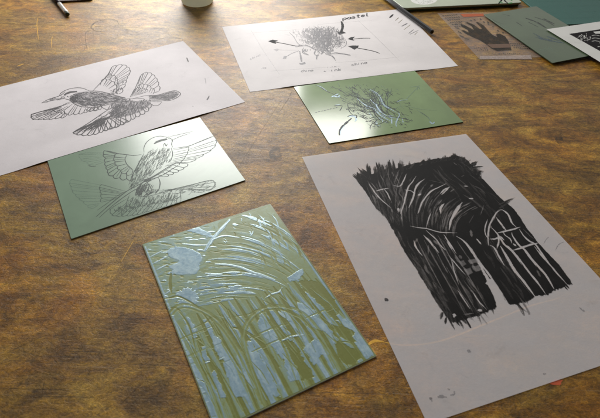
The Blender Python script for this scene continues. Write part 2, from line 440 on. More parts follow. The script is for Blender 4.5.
def sheet(name, quad, hf, m, parent, thick=0.00008, nx=70, ny=50, single=False):
    """thin paper following its height field; quad = 4 world corners TL TR BR BL"""
    mb = MB(); q = [Vector(p[:2]) for p in quad]
    G = []
    for j in range(ny + 1):
        row = []
        for i in range(nx + 1):
            u = i / nx; v = j / ny
            p = q[0].lerp(q[1], u).lerp(q[3].lerp(q[2], u), v)
            row.append((p.x, p.y, hf(p.x, p.y)))
        G.append(row)
    W = nx + 1
    for r in G: mb.v += r
    for j in range(ny):
        for i in range(nx):
            mb.f.append((j * W + i, (j + 1) * W + i, (j + 1) * W + i + 1, j * W + i + 1)); mb.m.append(0)
    if not single:
        b = len(mb.v)
        for r in G: mb.v += [(x, y, z - thick) for x, y, z in r]
        for j in range(ny):
            for i in range(nx):
                mb.f.append((b + j * W + i, b + j * W + i + 1, b + (j + 1) * W + i + 1, b + (j + 1) * W + i)); mb.m.append(0)
        ring = [i for i in range(W)] + [j * W + nx for j in range(1, ny + 1)] + [ny * W + i for i in range(nx - 1, -1, -1)] + [j * W for j in range(ny - 1, 0, -1)]
        c0 = len(mb.v); n = len(ring)
        mb.v += [mb.v[i] for i in ring] + [mb.v[b + i] for i in ring]
        for k in range(n):
            j = (k + 1) % n
            mb.f.append((c0 + k, c0 + j, c0 + n + j, c0 + n + k)); mb.m.append(0)
    return mb.build(name, m, parent, True)

def slab(name, top, thick, mats, parent=None, bev=0.0003, radius=0.0012, base=None):
    """flat plate: top = world corners (any convex outline, z = top face); softly rounded corners, bevelled rim.
    mats = [face, edge]"""
    P = []
    n = len(top)
    for i in range(n):
        a, b, c = Vector(top[i - 1]), Vector(top[i]), Vector(top[(i + 1) % n])
        d1 = (a - b).normalized(); d2 = (c - b).normalized()
        for k in range(5):
            t = k / 4; p0 = b + d1 * radius; p1 = b + d2 * radius
            P.append(p0.lerp(b, t).lerp(b.lerp(p1, t), t))
    cen = sum((Vector(t) for t in top), Vector()) / n
    def inset(p, d):
        r = p - cen; r.z = 0
        return p - r.normalized() * d
    rings = [[inset(p, bev) for p in P], [p - Vector((0, 0, bev)) for p in P],
             [p - Vector((0, 0, thick - bev * .5)) for p in P], [inset(p, bev * .5) - Vector((0, 0, thick)) for p in P]]
    mb = MB(); k = len(P)
    for r in rings: mb.v += [tuple(p) for p in r]
    ar = sum((P[i].x * P[(i + 1) % k].y - P[(i + 1) % k].x * P[i].y) for i in range(k))
    top_f = tuple(range(k)) if ar > 0 else tuple(reversed(range(k)))
    mb.f.append(top_f); mb.m.append(0)
    mb.f.append(tuple(reversed([3 * k + i for i in top_f]))); mb.m.append(1)
    for j in range(3):
        for i in range(k):
            a, b = i, (i + 1) % k
            f = (j * k + a, (j + 1) * k + a, (j + 1) * k + b, j * k + b)
            mb.f.append(f if ar > 0 else tuple(reversed(f))); mb.m.append(1)
    return mb.build(name, mats, parent)

def lathe(name, prof, m, parent, cx, cy, seg=64, z0=0.0):
    mb = MB(); n = len(prof)
    for r, z in prof:
        for k in range(seg):
            a = 2 * math.pi * k / seg; mb.v.append((cx + r * math.cos(a), cy + r * math.sin(a), z0 + z))
    for j in range(n - 1):
        for k in range(seg):
            b = (k + 1) % seg
            mb.f.append((j * seg + k, j * seg + b, (j + 1) * seg + b, (j + 1) * seg + k)); mb.m.append(0)
    mb.f.append(tuple(reversed(range(seg)))); mb.m.append(0)
    mb.f.append(tuple((n - 1) * seg + i for i in range(seg))); mb.m.append(0)
    return mb.build(name, m, parent, True)
def rod(name, a, b, prof, m, parent, seg=24):
    """solid of revolution along a->b; prof = [(t along, radius)]"""
    a = Vector(a); b = Vector(b); d = (b - a); L = d.length; d.normalize()
    s1 = d.cross(Vector((0, 0, 1))).normalized(); s2 = s1.cross(d)
    mb = MB()
    for t, r in prof:
        c = a + d * t * L
        for k in range(seg):
            an = 2 * math.pi * k / seg; mb.v.append(tuple(c + s1 * r * math.cos(an) + s2 * r * math.sin(an)))
    for j in range(len(prof) - 1):
        for k in range(seg):
            e = (k + 1) % seg
            mb.f.append((j * seg + k, (j + 1) * seg + k, (j + 1) * seg + e, j * seg + e)); mb.m.append(0)
    mb.f.append(tuple(range(seg))); mb.m.append(0)
    mb.f.append(tuple(reversed([(len(prof) - 1) * seg + i for i in range(seg)]))); mb.m.append(0)
    return mb.build(name, m, parent, seg > 8)


import numpy as np
RNG = np.random.default_rng(5)
class Canvas:
    """marks gathered on a fine grid of a flat face; each grid point keeps how much of the layer is cut / inked,
    and build() makes the relief mesh from it"""
    def __init__(s, o, eu, ev, wid, hei, cell, hf, lift, start=0.0, relief=0.0, vals=None):
        s.o = Vector(o[:2]); s.eu = Vector(eu[:2]).normalized(); s.ev = Vector(ev[:2]).normalized()
        s.c = cell; s.nx = int(wid / cell); s.ny = int(hei / cell); s.hf = hf; s.lift = lift; s.relief = relief
        s.a = np.full((s.ny + 1, s.nx + 1), start, dtype=np.float32); s.weight = 1.0; s.vals = vals; s.dry = 0.0; s.k = 0; s.clip = None; s.rough = 1.0
        s.b = np.zeros_like(s.a)
        det = s.eu.x * s.ev.y - s.eu.y * s.ev.x
        s.inv = (s.ev.y / det, -s.ev.x / det, -s.eu.y / det, s.eu.x / det)
    def ij(s, p):
        x = p[0] - s.o.x; y = p[1] - s.o.y
        return ((s.inv[0] * x + s.inv[1] * y) / s.c, (s.inv[2] * x + s.inv[3] * y) / s.c)
    def stroke(s, pts, w, val, alpha=1.0, soft=0.0004, dry=0.0, taper=(.15, .15), w1=None):
        Q = np.array([s.ij(p) for p in pts]); r = w / 2 / s.c; sf = max(.7, soft / s.c)
        m = r + sf + 1
        x0 = max(0, int(Q[:, 0].min() - m)); x1 = min(s.nx, int(Q[:, 0].max() + m) + 1)
        y0 = max(0, int(Q[:, 1].min() - m)); y1 = min(s.ny, int(Q[:, 1].max() + m) + 1)
        if x1 <= x0 or y1 <= y0: return
        X, Y = np.meshgrid(np.arange(x0, x1 + 1), np.arange(y0, y1 + 1))
        best = np.full(X.shape, 1e9); S_ = np.zeros(X.shape); O_ = np.zeros(X.shape); acc = 0
        seg = np.hypot(*(Q[1:] - Q[:-1]).T); tot = seg.sum() + 1e-6
        for k in range(len(Q) - 1):
            d = Q[k + 1] - Q[k]; L2 = d @ d + 1e-9
            t = np.clip(((X - Q[k, 0]) * d[0] + (Y - Q[k, 1]) * d[1]) / L2, 0, 1)
            dx = X - Q[k, 0] - t * d[0]; dy = Y - Q[k, 1] - t * d[1]; dd = np.hypot(dx, dy)
            n = dd < best; best = np.where(n, dd, best); S_ = np.where(n, acc + t * seg[k], S_)
            O_ = np.where(n, np.sign(d[0] * dy - d[1] * dx) * dd, O_); acc += seg[k]
        u = S_ / tot
        rr = r * (taper[0] + (1 - taper[0]) * np.clip(u * 4, 0, 1)) * (taper[1] + (1 - taper[1]) * np.clip((1 - u) * 4, 0, 1))
        if w1 is not None: rr = rr * (1 + (w1 / w - 1) * u)
        wob = RNG.normal(0, 1, 64); wob = np.convolve(wob, np.ones(5) / 5, 'same')
        rr = rr * (1 + .18 * wob[(u * 40).astype(int) % 64])
        al = np.clip((rr - best) / sf + .5, 0, 1); al = al * al * (3 - 2 * al) * alpha
        if dry:
            br = RNG.random(97); br = np.interp(np.arange(0, 97, .25), np.arange(97), br)
            idx = ((O_ * 1.6 + 200).astype(int)) % len(br)
            along = RNG.random(33); al2 = np.interp(u * 32, np.arange(33), along)
            al = al * np.clip(1.6 - dry * (br[idx] * 1.5 + al2 * .5 + u * .7), 0, 1)
        v = s.a[y0:y1 + 1, x0:x1 + 1]; s.a[y0:y1 + 1, x0:x1 + 1] = v * (1 - al) + val * al
    def poly(s, pts, val, soft=0.0004, alpha=1.0):
        Q = np.array([s.ij(p) for p in pts]); m = 4 + soft / s.c
        x0 = max(0, int(Q[:, 0].min() - m)); x1 = min(s.nx, int(Q[:, 0].max() + m) + 1)
        y0 = max(0, int(Q[:, 1].min() - m)); y1 = min(s.ny, int(Q[:, 1].max() + m) + 1)
        X, Y = np.meshgrid(np.arange(x0, x1 + 1), np.arange(y0, y1 + 1))
        ins = np.zeros(X.shape, bool); best = np.full(X.shape, 1e9); n = len(Q)
        for k in range(n):
            a = Q[k]; b = Q[(k + 1) % n]; d = b - a; L2 = d @ d + 1e-9
            if abs(d[1]) > 1e-9:
                cr = ((a[1] > Y) != (b[1] > Y)) & (X < d[0] * (Y - a[1]) / d[1] + a[0]); ins ^= cr
            t = np.clip(((X - a[0]) * d[0] + (Y - a[1]) * d[1]) / L2, 0, 1)
            best = np.minimum(best, np.hypot(X - a[0] - t * d[0], Y - a[1] - t * d[1]))
        sd = np.where(ins, best, -best); sd = sd + (s.noise(X, Y, 9) * .6 + s.noise(X, Y, 3) * .35) * s.rough
        al = np.clip(sd / max(.8, soft / s.c) + .5, 0, 1) * alpha
        v = s.a[y0:y1 + 1, x0:x1 + 1]; s.a[y0:y1 + 1, x0:x1 + 1] = v * (1 - al) + val * al
    def noise(s, X, Y, f):
        g = RNG.normal(0, 1, (64, 64)); x = X / f; y = Y / f
        xi = x.astype(int); yi = y.astype(int); fx = x - xi; fy = y - yi; fx = fx * fx * (3 - 2 * fx); fy = fy * fy * (3 - 2 * fy)
        G_ = lambda a, b: g[b % 64, a % 64]
        return (G_(xi, yi) * (1 - fx) + G_(xi + 1, yi) * fx) * (1 - fy) + (G_(xi, yi + 1) * (1 - fx) + G_(xi + 1, yi + 1) * fx) * fy
    def mark(s, pts, w, mi, taper=(.15, .15)):
        v, al = s.vals[mi]; s.stroke(pts, w * 1e-3, v, al, .0005, .5, taper)
    # same calls as MB, so a Pen can draw here
    def ribbon(s, pts, w, mi=0, taper=(.2, .2), jit=0, w1=None):
        v, al = s.vals[mi]; s.stroke(pts, w, v, al, .0004, s.dry, taper, w1)
    def area(s, pts, mi=0, jag=0):
        v, al = s.vals[mi]; s.poly(pts, v, .0005, al)
    def build(s, name, m, parent):
        ny, nx = s.a.shape; off = parent.location
        I, J_ = np.meshgrid(np.arange(nx) * s.c, np.arange(ny) * s.c)
        X = s.o.x + s.eu.x * I + s.ev.x * J_; Y = s.o.y + s.eu.y * I + s.ev.y * J_
        k = 10; Zc = np.array([[s.hf(float(X[j, i]), float(Y[j, i])) for i in list(range(0, nx, k)) + [nx - 1]] for j in list(range(0, ny, k)) + [ny - 1]])
        xi = np.array(list(range(0, nx, k)) + [nx - 1]); yi = np.array(list(range(0, ny, k)) + [ny - 1])
        Zr = np.array([np.interp(np.arange(nx), xi, r) for r in Zc]); Z = np.array([np.interp(np.arange(ny), yi, c) for c in Zr.T]).T
        Z = Z + s.lift + s.a * s.relief
        V = np.stack([X - off.x, Y - off.y, Z - off.z], -1).reshape(-1, 3)
        id_ = np.arange(nx * ny).reshape(ny, nx)
        Fq = np.stack([id_[:-1, :-1], id_[1:, :-1], id_[1:, 1:], id_[:-1, 1:]], -1).reshape(-1, 4)
        if s.clip is not None:       # leave out the cells that carry no ink at all
            keep = (s.a[:-1, :-1] + s.a[1:, :-1] + s.a[1:, 1:] + s.a[:-1, 1:]).reshape(-1) > s.clip; Fq = Fq[keep]
        me = bpy.data.meshes.new(name); me.from_pydata(V.tolist(), [], Fq.tolist())
        at_ = me.attributes.new('cut', 'FLOAT', 'POINT'); at_.data.foreach_set('value', s.a.reshape(-1).astype(np.float32))
        me.materials.append(m); me.polygons.foreach_set('use_smooth', [True] * len(me.polygons)); me.update()
        o = bpy.data.objects.new(name, me); COL.objects.link(o); o.parent = parent
        return o

# ------------------------------------------------------------------ letters drawn as pen strokes (unit box, y up)
GL = {
 'p': [[(0, .6), (.05, -.35)], [(.02, .5), (.3, .62), (.45, .35), (.25, .08), (.05, .1)]],
 'a': [[(.42, .5), (.2, .62), (.02, .3), (.2, .0), (.4, .25), (.44, .58), (.48, .02)]],
 's': [[(.4, .55), (.15, .6), (.1, .4), (.35, .25), (.3, .02), (.02, .05)]],
 't': [[(.2, 1), (.2, .1), (.4, .02)], [(0, .62), (.42, .66)]],
 'e': [[(.03, .3), (.4, .35), (.25, .62), (.03, .35), (.15, .02), (.42, .1)]],
 'l': [[(.15, 1.05), (.15, .05), (.3, .0)]],
 'c': [[(.42, .52), (.2, .62), (.02, .3), (.2, .0), (.42, .1)]],
 'h': [[(.03, 1), (.05, 0)], [(.05, .35), (.25, .6), (.4, .4), (.42, 0)]],
 'i': [[(.12, .6), (.15, .02)], [(.12, .85), (.14, .88)]],
 'n': [[(.03, .6), (.05, 0)], [(.05, .35), (.25, .6), (.4, .4), (.42, 0)]],
 'k': [[(.03, 1), (.05, 0)], [(.4, .6), (.07, .3), (.42, .0)]],
 '+': [[(.2, .5), (.2, .1)], [(.02, .3), (.4, .3)]],
 'g': [[(.42, .5), (.2, .62), (.02, .35), (.2, .1), (.4, .25), (.42, .6), (.38, -.3), (.05, -.3)]],
}
def write(pen, text, a, b, h, w, mi, slant=0.0):
    """text from point a to b (view units), letter height h"""
    a = Vector(a); b = Vector(b); n = len(text); step = (b - a) / n
    up = Vector((-(slant), -1)) * h
    for i, ch in enumerate(text):
        if ch == ' ': continue
        o = a + step * i
        for st in GL[ch]:
            pts = [o + step * 1.75 * x + up * y for x, y in st]
            pen.line(pts, w, mi, 4, 0.15, (0.8, 0.8))

# ------------------------------------------------------------------ the bench
def flat(z): return lambda x, y: z
bench = MB(flat(0.0), 0.00006)
X0, X1, Y0, Y1, TH = -1.5, 1.5, -0.35, 1.55, 0.045
bench.face([(X0, Y0, 0), (X1, Y0, 0), (X1, Y1, 0), (X0, Y1, 0)], 0)
bench.face([(X0, Y0, -TH), (X0, Y1, -TH), (X1, Y1, -TH), (X1, Y0, -TH)], 0)
for a, b in (((X0, Y0), (X1, Y0)), ((X1, Y0), (X1, Y1)), ((X1, Y1), (X0, Y1)), ((X0, Y1), (X0, Y0))):
    bench.face([(a[0], a[1], -TH), (b[0], b[1], -TH), (b[0], b[1], 0), (a[0], a[1], 0)], 0)
bp = Pen(bench)
# slots: 0 wood 1 crease 2 scuff 3 amber 4 red 5 ring 6 stain
z6 = bp.at(50, 0, 6.67)
z6.line([(460, 165), (440, 135), (380, 128), (310, 145), (275, 180), (300, 205), (350, 210), (400, 202)], 2.2, 5, 8)
z6.line([(245, 330), (240, 215), (330, 208)], 1.2, 5)
z6.line([(90, 18), (280, 5)], 2.0, 1)
z6.line([(275, 35), (298, 12), (290, 0)], 1.2, 2)
bp.at(0, 0, 4.975).line([(187, 90), (184, 130), (192, 200)], 0.7, 3); bp.at(0, 0, 4.975).line([(262, 180), (256, 205), (255, 240)], 0.6, 3)
bp.at(0, 0, 4.975).line([(85, 330), (120, 318)], 1.6, 3)
if 0: bp.area([(138, 44), (150, 38), (160, 40), (178, 36), (186, 38), (180, 46), (160, 50), (140, 52)], 6, 0.002)
bp.line([(148, 43), (165, 38), (182, 39), (178, 45), (160, 46)], 1.2, 5)
# lines near the plates, seen in the photograph
bp.line([(283, 98), (262, 130), (240, 165)], 0.6, 1, 6); bp.line([(222, 128), (270, 105), (300, 98)], 0.4, 1, 6)
bp.at(250, 100, 4).line([(110, 60), (150, 0), (175, -50)], 0.7, 1, 6)
bp.at(250, 100, 4).area([(310, 190), (340, 178), (380, 188), (455, 182), (460, 192), (400, 205), (330, 210)], 6, 0.0012)
bp.at(250, 100, 4).area([(75, 210), (95, 185), (118, 190), (125, 225), (100, 240), (80, 232)], 6, 0.0012)
bp.at(480, 80, 4.18).line([(240, 100), (300, 145), (365, 158)], 1.1, 1, 6); bp.at(480, 80, 4.18).line([(30, 140), (70, 190), (110, 200)], 0.7, 2, 6)
bp.at(480, 80, 4.18).line([(-20, 90), (90, 80), (260, 70)], 0.7, 2, 6); bp.at(480, 80, 4.18).line([(455, 150), (500, 185)], 0.8, 1)
bp.at(480, 80, 4.18).area([(315, 225), (340, 222), (350, 260), (330, 270), (315, 250)], 6, 0.001)
bp.at(370, 65).line([(340, 60), (460, 190), (520, 230)], 0.6, 2, 6); bp.at(370, 65).line([(440, 215), (600, 208)], 0.6, 2, 6)
# the amber line that runs under the tracing paper
bp.line([(356, 350), (364, 348), (374, 341), (384, 342)], 2.0, 3, 6, 0.3)
bp.line([(384, 342), (400, 345), (425, 344), (450, 338), (480, 326), (505, 316), (530, 306), (560, 298)], 1.3, 3, 8, 0.3)
bp.line([(121, 262), (128, 250), (134, 240)], 0.5, 3, 6); bp.line([(116, 275), (122, 262)], 0.5, 2)
bp.line([(303, 206), (312, 209)], 1.0, 2)
bp.area([(549, 383), (556, 379), (563, 380), (560, 385), (553, 385)], 4, 0.0006)
bp.at(0, 290, 3).line([(360, 345), (400, 305), (432, 275)], 0.8, 1, 6); bp.at(0, 290, 3).line([(20, 190), (80, 160), (140, 135)], 0.8, 1, 6)
bp.at(0, 290, 3).line([(125, 330), (128, 300), (135, 270)], 0.5, 1)
for k in range(330):                       # knife cuts and scuffs at every angle
    x = random.uniform(-0.75, 0.8); y = random.uniform(0.06, 1.1)
    a = random.choice((random.gauss(0.1, 0.25), random.gauss(-0.9, 0.3), random.gauss(0.95, 0.35)))
    l = random.uniform(0.003, 0.03) ** 1.0 * (1 + y)
    c = random.uniform(-0.03, 0.03) * l
    pts = [(x, y), (x + math.cos(a) * l * .5 - math.sin(a) * c, y + math.sin(a) * l * .5 + math.cos(a) * c), (x + math.cos(a) * l, y + math.sin(a) * l)]
    bench.ribbon([(p.x, p.y) for p in spline(pts, 4)], random.uniform(0.00015, 0.00045) * (1 + 0.6 * y), random.choice((1, 1, 2)), (0.1, 0.1), 0.4)
# seam between two boards
bench.ribbon([(-1.49 + i * 0.06, 0.742 + random.uniform(-.0004, .0004)) for i in range(49)], 0.0012, 1, (1, 1), 0.5)
bo = bench.build('table_top', [M['wood'], M['crease'], M['scuff'], M['amber'], M['red_paint'], M['ring'], M['stain']])
bo['kind'] = 'structure'

# ------------------------------------------------------------------ printing plates on the bench
TP = 0.0011
def corners(pxs, z): return [at(x, y, z) for x, y in pxs]
bplate = corners([(48, 163), (200.5, 118), (245.5, 180), (71, 239)], TP)
# its top edge slides under the bird drawing
for i, j in ((0, 3), (1, 2)):
    d = (bplate[i] - bplate[j]).normalized(); bplate[i] = bplate[j] + d * 0.132
pplate = corners([(294.3, 88), (415, 71), (463.5, 122), (329, 143.5)], TP)
for i, j in ((0, 3), (1, 2)):
    d = (pplate[i] - pplate[j]).normalized(); pplate[i] = pplate[i] + d * 0.003
aplate = corners([(142, 244), (270.3, 203.5), (377, 356), (215.8, 432.5)], TP)

def centre(q): 
    c = sum(q, Vector()) / len(q); c.z = 0; return c
# ---- bird plate
t = empty('printing_plate', centre(bplate), 'pale green shiny plate incised with two flying kingfishers, tucked under the bird drawing', 'printing plate', 'incised green printing plates')
slab('plate', bplate, TP - 0.0001, [M['bird_plate'], M['plate_edge']], t)
hb = flat(TP)
g = MB(hb, 0.00003); g.weight = 1.75; P = Pen(g)     # 0 dark line, 1 soft, 2 pale
D = P.at(130, 110, 4.975); Cc = P.at(60, 120, 5.97); E = P.at(60, 165, 4.975)
D.line([(70, 212), (70, 185), (85, 158), (115, 138), (150, 130), (182, 136), (197, 146)], .55)
D.line([(195, 133), (250, 121), (318, 105)], .5); D.line([(205, 152), (250, 132), (300, 116)], .5)
D.line([(188, 132), (200, 142), (212, 150), (207, 168), (212, 186)], .55)
D.area([(117, 168), (130, 155), (155, 146), (182, 141), (187, 149), (160, 155), (140, 162), (122, 170)], 0)
D.line([(165, 185), (172, 165), (180, 180), (186, 168)], .5)
body = [(70, 217), (110, 192), (150, 182), (205, 187), (211, 220), (202, 246), (160, 275), (110, 318), (50, 362), (5, 392), (-5, 370), (15, 320), (38, 268)]
D.hatch(body, (-0.5, 0.85), 32, 210, .2, 0, 0.12, 0.2)
D.hatch(body, (-0.55, 0.8), 28, 160, .26, 1, 0.2, 0.3)
D.line([(205, 187), (212, 220), (203, 250), (190, 262)], .55); D.line([(70, 215), (45, 262), (15, 320), (-5, 368)], .55)
# near wing on the right
D.line([(214, 192), (290, 180), (340, 160), (410, 131)], .55)
D.feathers([(290, 182), (287, 205), (275, 225), (262, 248), (240, 262)], [(412, 133), (426, 152), (420, 175), (398, 200), (362, 222), (325, 243), (290, 262)], .5)
D.feathers([(214, 200), (216, 225), (214, 245), (200, 262), (172, 280)], [(290, 185), (286, 210), (274, 232), (262, 250), (246, 264)], .45, 0, True, .15)
D.feathers([(225, 262), (200, 275), (180, 290), (160, 305), (140, 322)], [(285, 268), (265, 287), (240, 300), (215, 312), (190, 322), (165, 332)], .5, 0, False)
D.line([(235, 260), (185, 287), (110, 333), (60, 350)], .7); D.line([(245, 272), (200, 300), (150, 330), (105, 343)], .5)
D.line([(235, 260), (246, 266), (245, 274)], .5)
# tail spine of the first bird
E.line([(560, 3), (500, 40), (430, 78), (380, 105), (330, 132), (250, 195), (180, 257)], .6)
E.line([(590, 0), (520, 45), (455, 75), (400, 108), (345, 140), (270, 195), (195, 262)], .5)
E.line([(330, 130), (290, 150), (235, 190), (185, 225)], .45, 1)
# far wing on the left
Cc.line([(487, 206), (440, 212), (400, 207), (345, 200), (300, 188), (262, 182)], .55)
Cc.line([(400, 207), (388, 235), (400, 265), (425, 290), (437, 302)], .55)
Cc.feathers([(398, 208), (386, 235), (395, 262), (410, 282), (435, 302)], [(342, 200), (328, 222), (332, 250), (345, 275), (365, 300), (395, 318), (430, 322)], .5)
Cc.feathers([(342, 205), (328, 225), (333, 252), (348, 280), (372, 305), (430, 322)], [(270, 184), (262, 205), (275, 228), (272, 252), (278, 275), (288, 297), (290, 318), (318, 332), (358, 342), (398, 348), (436, 347)], .5)
Cc.line([(170, 272), (190, 276), (215, 275)], .5)
Cc.feathers([(260, 195), (250, 220), (262, 250)], [(160, 195), (118, 205), (130, 232), (165, 250), (210, 268)], .4, 2, True)
# second bird
E.line([(437, 68), (410, 88), (385, 120), (375, 150)], .55); E.line([(490, 62), (498, 90), (490, 125), (470, 138)], .55)
E.area([(414, 84), (420, 72), (438, 67), (456, 68), (452, 78), (430, 84)], 0)
b2 = [(435, 85), (455, 90), (490, 110), (480, 135), (430, 152), (390, 155), (378, 140), (395, 108)]
E.hatch(b2, (-0.5, 0.8), 24, 75, .4, 0, 0.2, 0.4)
E.hatch([(385, 110), (430, 75), (450, 90), (400, 150), (378, 150)], (-0.6, 0.8), 20, 60, .5, 0)
E.line([(372, 150), (400, 158), (440, 155), (500, 140), (555, 125), (597, 118)], .5, 1)
E.line([(530, 128), (548, 120), (556, 128), (545, 138)], .5, 0)
# its lower wings, fainter
E.feathers([(345, 160), (400, 175), (470, 170), (540, 155), (600, 140)], [(255, 215), (262, 245), (285, 250), (310, 250), (335, 248), (360, 246), (385, 242), (410, 236), (432, 228), (455, 222), (480, 214), (505, 206), (530, 200), (555, 192), (580, 184), (602, 176)], .45, 1)
E.feathers([(345, 150), (400, 160), (470, 155), (540, 140), (600, 128)], [(330, 190), (345, 205), (370, 205), (400, 200), (430, 192), (465, 185), (500, 176), (540, 168), (570, 160), (600, 152)], .45, 1)
E.hatch([(340, 160), (480, 150), (590, 135), (590, 175), (450, 205), (340, 215)], (-0.3, 0.9), 14, 150, .4, 1)
E.hatch([(240, 215), (350, 190), (420, 220), (300, 245)], (-0.2, 0.9), 14, 60, .4, 1)
E.feathers([(205, 100), (210, 125), (212, 150), (205, 180), (190, 200)], [(62, 72), (52, 90), (60, 108), (66, 128), (82, 148), (98, 165), (120, 182), (140, 200), (165, 215)], .5, 2)
E.feathers([(330, 132), (310, 150), (290, 165)], [(210, 98), (200, 112), (204, 128), (208, 145), (210, 165), (205, 185)], .45, 1)
D.line([(140, 402), (230, 390), (300, 376), (350, 360), (395, 350), (415, 352), (422, 372), (405, 392), (380, 400)], .5, 1)
D.feathers([(150, 408), (220, 398), (290, 388)], [(345, 362), (392, 352), (418, 360), (420, 378), (400, 395), (365, 402), (330, 410)], .45, 1)
D.hatch([(150, 400), (300, 378), (400, 352), (420, 370), (380, 400), (300, 415), (160, 418)], (-0.85, 0.3), 26, 60, .4, 1)
g.build('incised_birds', [M['scrib'], M['scrib_soft'], M['scrib_pale']], t)

# ---- plant plate
t = empty('printing_plate', centre(pplate), 'glossy mid green plate incised with a bushy plant and small arrows', 'printing plate', 'incised green printing plates')
slab('plate', pplate, TP - 0.0001, [M['plant_plate'], M['plate_edge_dark']], t)
g = MB(hb, 0.00003); P = Pen(g); H = P.at(290, 75); I = P.at(370, 65); g.weight = 1.5    # 0 dark 1 silver 2 faint
def twig(pen, p, a, l, depth, w, mats, inside_poly=None):
    q = p + Vector((math.cos(a), math.sin(a))) * l
    if inside_poly and not inside(q, inside_poly): return
    m = (p + q) / 2 + Vector((random.uniform(-1, 1), random.uniform(-1, 1))) * l * 0.15
    pen.line([p, m, q], w * random.uniform(.7, 1.3), random.choice(mats), 3)
    if depth:
        for _ in range(random.choice((2, 2, 3))):
            twig(pen, p.lerp(q, random.uniform(.5, 1)), a + random.uniform(-.75, .75), l * random.uniform(.6, .85), depth - 1, w * .8, mats, inside_poly)
bush = [(230, 75), (290, 60), (380, 55), (470, 55), (560, 60), (640, 80), (700, 130), (760, 240), (700, 330), (560, 315), (480, 330), (430, 260), (360, 240), (300, 150)]
for _ in range(10):
    twig(H, Vector((random.uniform(520, 640), random.uniform(220, 290))), math.radians(random.uniform(185, 250)), random.uniform(60, 100), 4, .6, (0, 0, 2, 0), bush)
H.hatch(bush, (-0.8, -0.45), 22, 150, .45, 0, .2, .5); H.hatch(bush, (-0.7, -0.6), 24, 70, .45, 2, .2, .5)
H.hatch([(400, 140), (480, 170), (620, 250), (640, 310), (520, 310), (470, 250)], (0.8, .5), 30, 22, .5, 1, .2, .4)
for pts, w, mi in (([(470, 90), (500, 105), (530, 135), (555, 180), (600, 205)], 1.0, 1), ([(400, 140), (450, 180), (505, 205), (545, 245), (600, 275)], 1.1, 1),
                   ([(405, 148), (450, 188), (500, 214), (540, 254), (595, 284)], .6, 0), ([(330, 100), (380, 125), (430, 150), (480, 190), (520, 215)], .7, 0),
                   ([(350, 170), (410, 180), (470, 210), (520, 240)], .5, 2), ([(480, 85), (540, 128), (570, 180), (605, 200)], .5, 0),
                   ([(345, 170), (347, 190), (358, 205), (372, 217)], .6, 0), ([(240, 70), (300, 90), (350, 130)], .5, 0), ([(500, 300), (540, 290), (580, 270)], .7, 0)):
    H.line(pts, w, mi, 5, .3)
H.line([(150, 60), (175, 68), (200, 85), (225, 100), (260, 114)], .8, 0, 5, .4); H.line([(160, 62), (190, 74), (220, 96)], .5, 1)
H.line([(245, 132), (270, 122), (290, 112)], 1.2, 1); H.line([(262, 128), (290, 132), (296, 120)], 1.5, 1); H.line([(255, 118), (285, 124)], .7, 0)
for k in range(8):
    a = Vector((150, 225)).lerp(Vector((290, 192)), k / 8); b = Vector((150, 225)).lerp(Vector((290, 192)), k / 8 + .085); H.line([a, b], .6, 0)
H.line([(262, 186), (290, 182), (314, 186)], .9, 0); H.line([(312, 188), (305, 202), (297, 214)], .7, 0); H.line([(270, 180), (300, 178)], .6, 1)
H.line([(295, 360), (297, 335), (310, 312), (335, 287), (368, 258)], 1.7, 0, 5, .5); H.line([(300, 358), (304, 332), (330, 296)], .6, 1)
H.line([(343, 248), (370, 240), (402, 240)], 1.0, 0); H.line([(350, 250), (380, 246), (396, 262), (388, 278)], 1.6, 1); H.line([(400, 242), (396, 258)], .8, 0)
for pts, w, mi in (([(0, 145), (35, 165), (60, 190), (78, 230), (95, 245), (130, 268), (172, 292)], 1.0, 1), ([(0, 152), (50, 190), (75, 238), (120, 275), (165, 298)], .6, 0),
                   ([(0, 205), (35, 240), (70, 285), (115, 312), (162, 318)], 1.1, 1), ([(0, 214), (50, 272), (95, 305), (160, 312), (210, 322), (252, 336)], .9, 0),
                   ([(40, 232), (45, 265), (75, 292)], .9, 1), ([(170, 285), (176, 300), (168, 315), (155, 350), (158, 368)], .9, 1), ([(192, 320), (198, 345)], .8, 1), ([(128, 318), (130, 352)], .9, 1),
                   ([(90, 240), (140, 262), (178, 285)], .8, 0), ([(0, 250), (30, 265), (60, 300), (95, 318)], .8, 1),
                   ([(160, 222), (185, 212), (225, 208)], .7, 1), ([(212, 208), (245, 175), (285, 132)], .6, 2), ([(235, 132), (280, 128), (298, 122)], .8, 2), ([(285, 130), (280, 152)], .8, 2), ([(290, 128), (296, 146)], .8, 2),
                   ([(160, 250), (215, 245), (290, 262), (340, 268), (400, 272)], .4, 2), ([(280, 268), (310, 290), (345, 312), (365, 340)], .7, 2), ([(300, 280), (330, 300), (350, 316)], .4, 0),
                   ([(355, 335), (372, 352), (385, 340)], 1.3, 1), ([(70, 145), (105, 165)], .6, 0), ([(65, 205), (100, 200)], .5, 0), ([(150, 228), (180, 205)], .5, 0)):
    I.line(pts, w, mi, 5, .3)
g.build('incised_plant', [M['dark_cut'], M['silver_cut'], M['scrib_pale']], t)

# ---- arch plate
t = empty('printing_plate', centre(aplate), 'blue and olive carved plate with mirrored Gothic arches, nearest of the plates on the bench', 'printing plate', 'incised green printing plates')
slab('plate', aplate, TP - 0.0001, [M['arch_plate'], M['edge_highlight']], t)
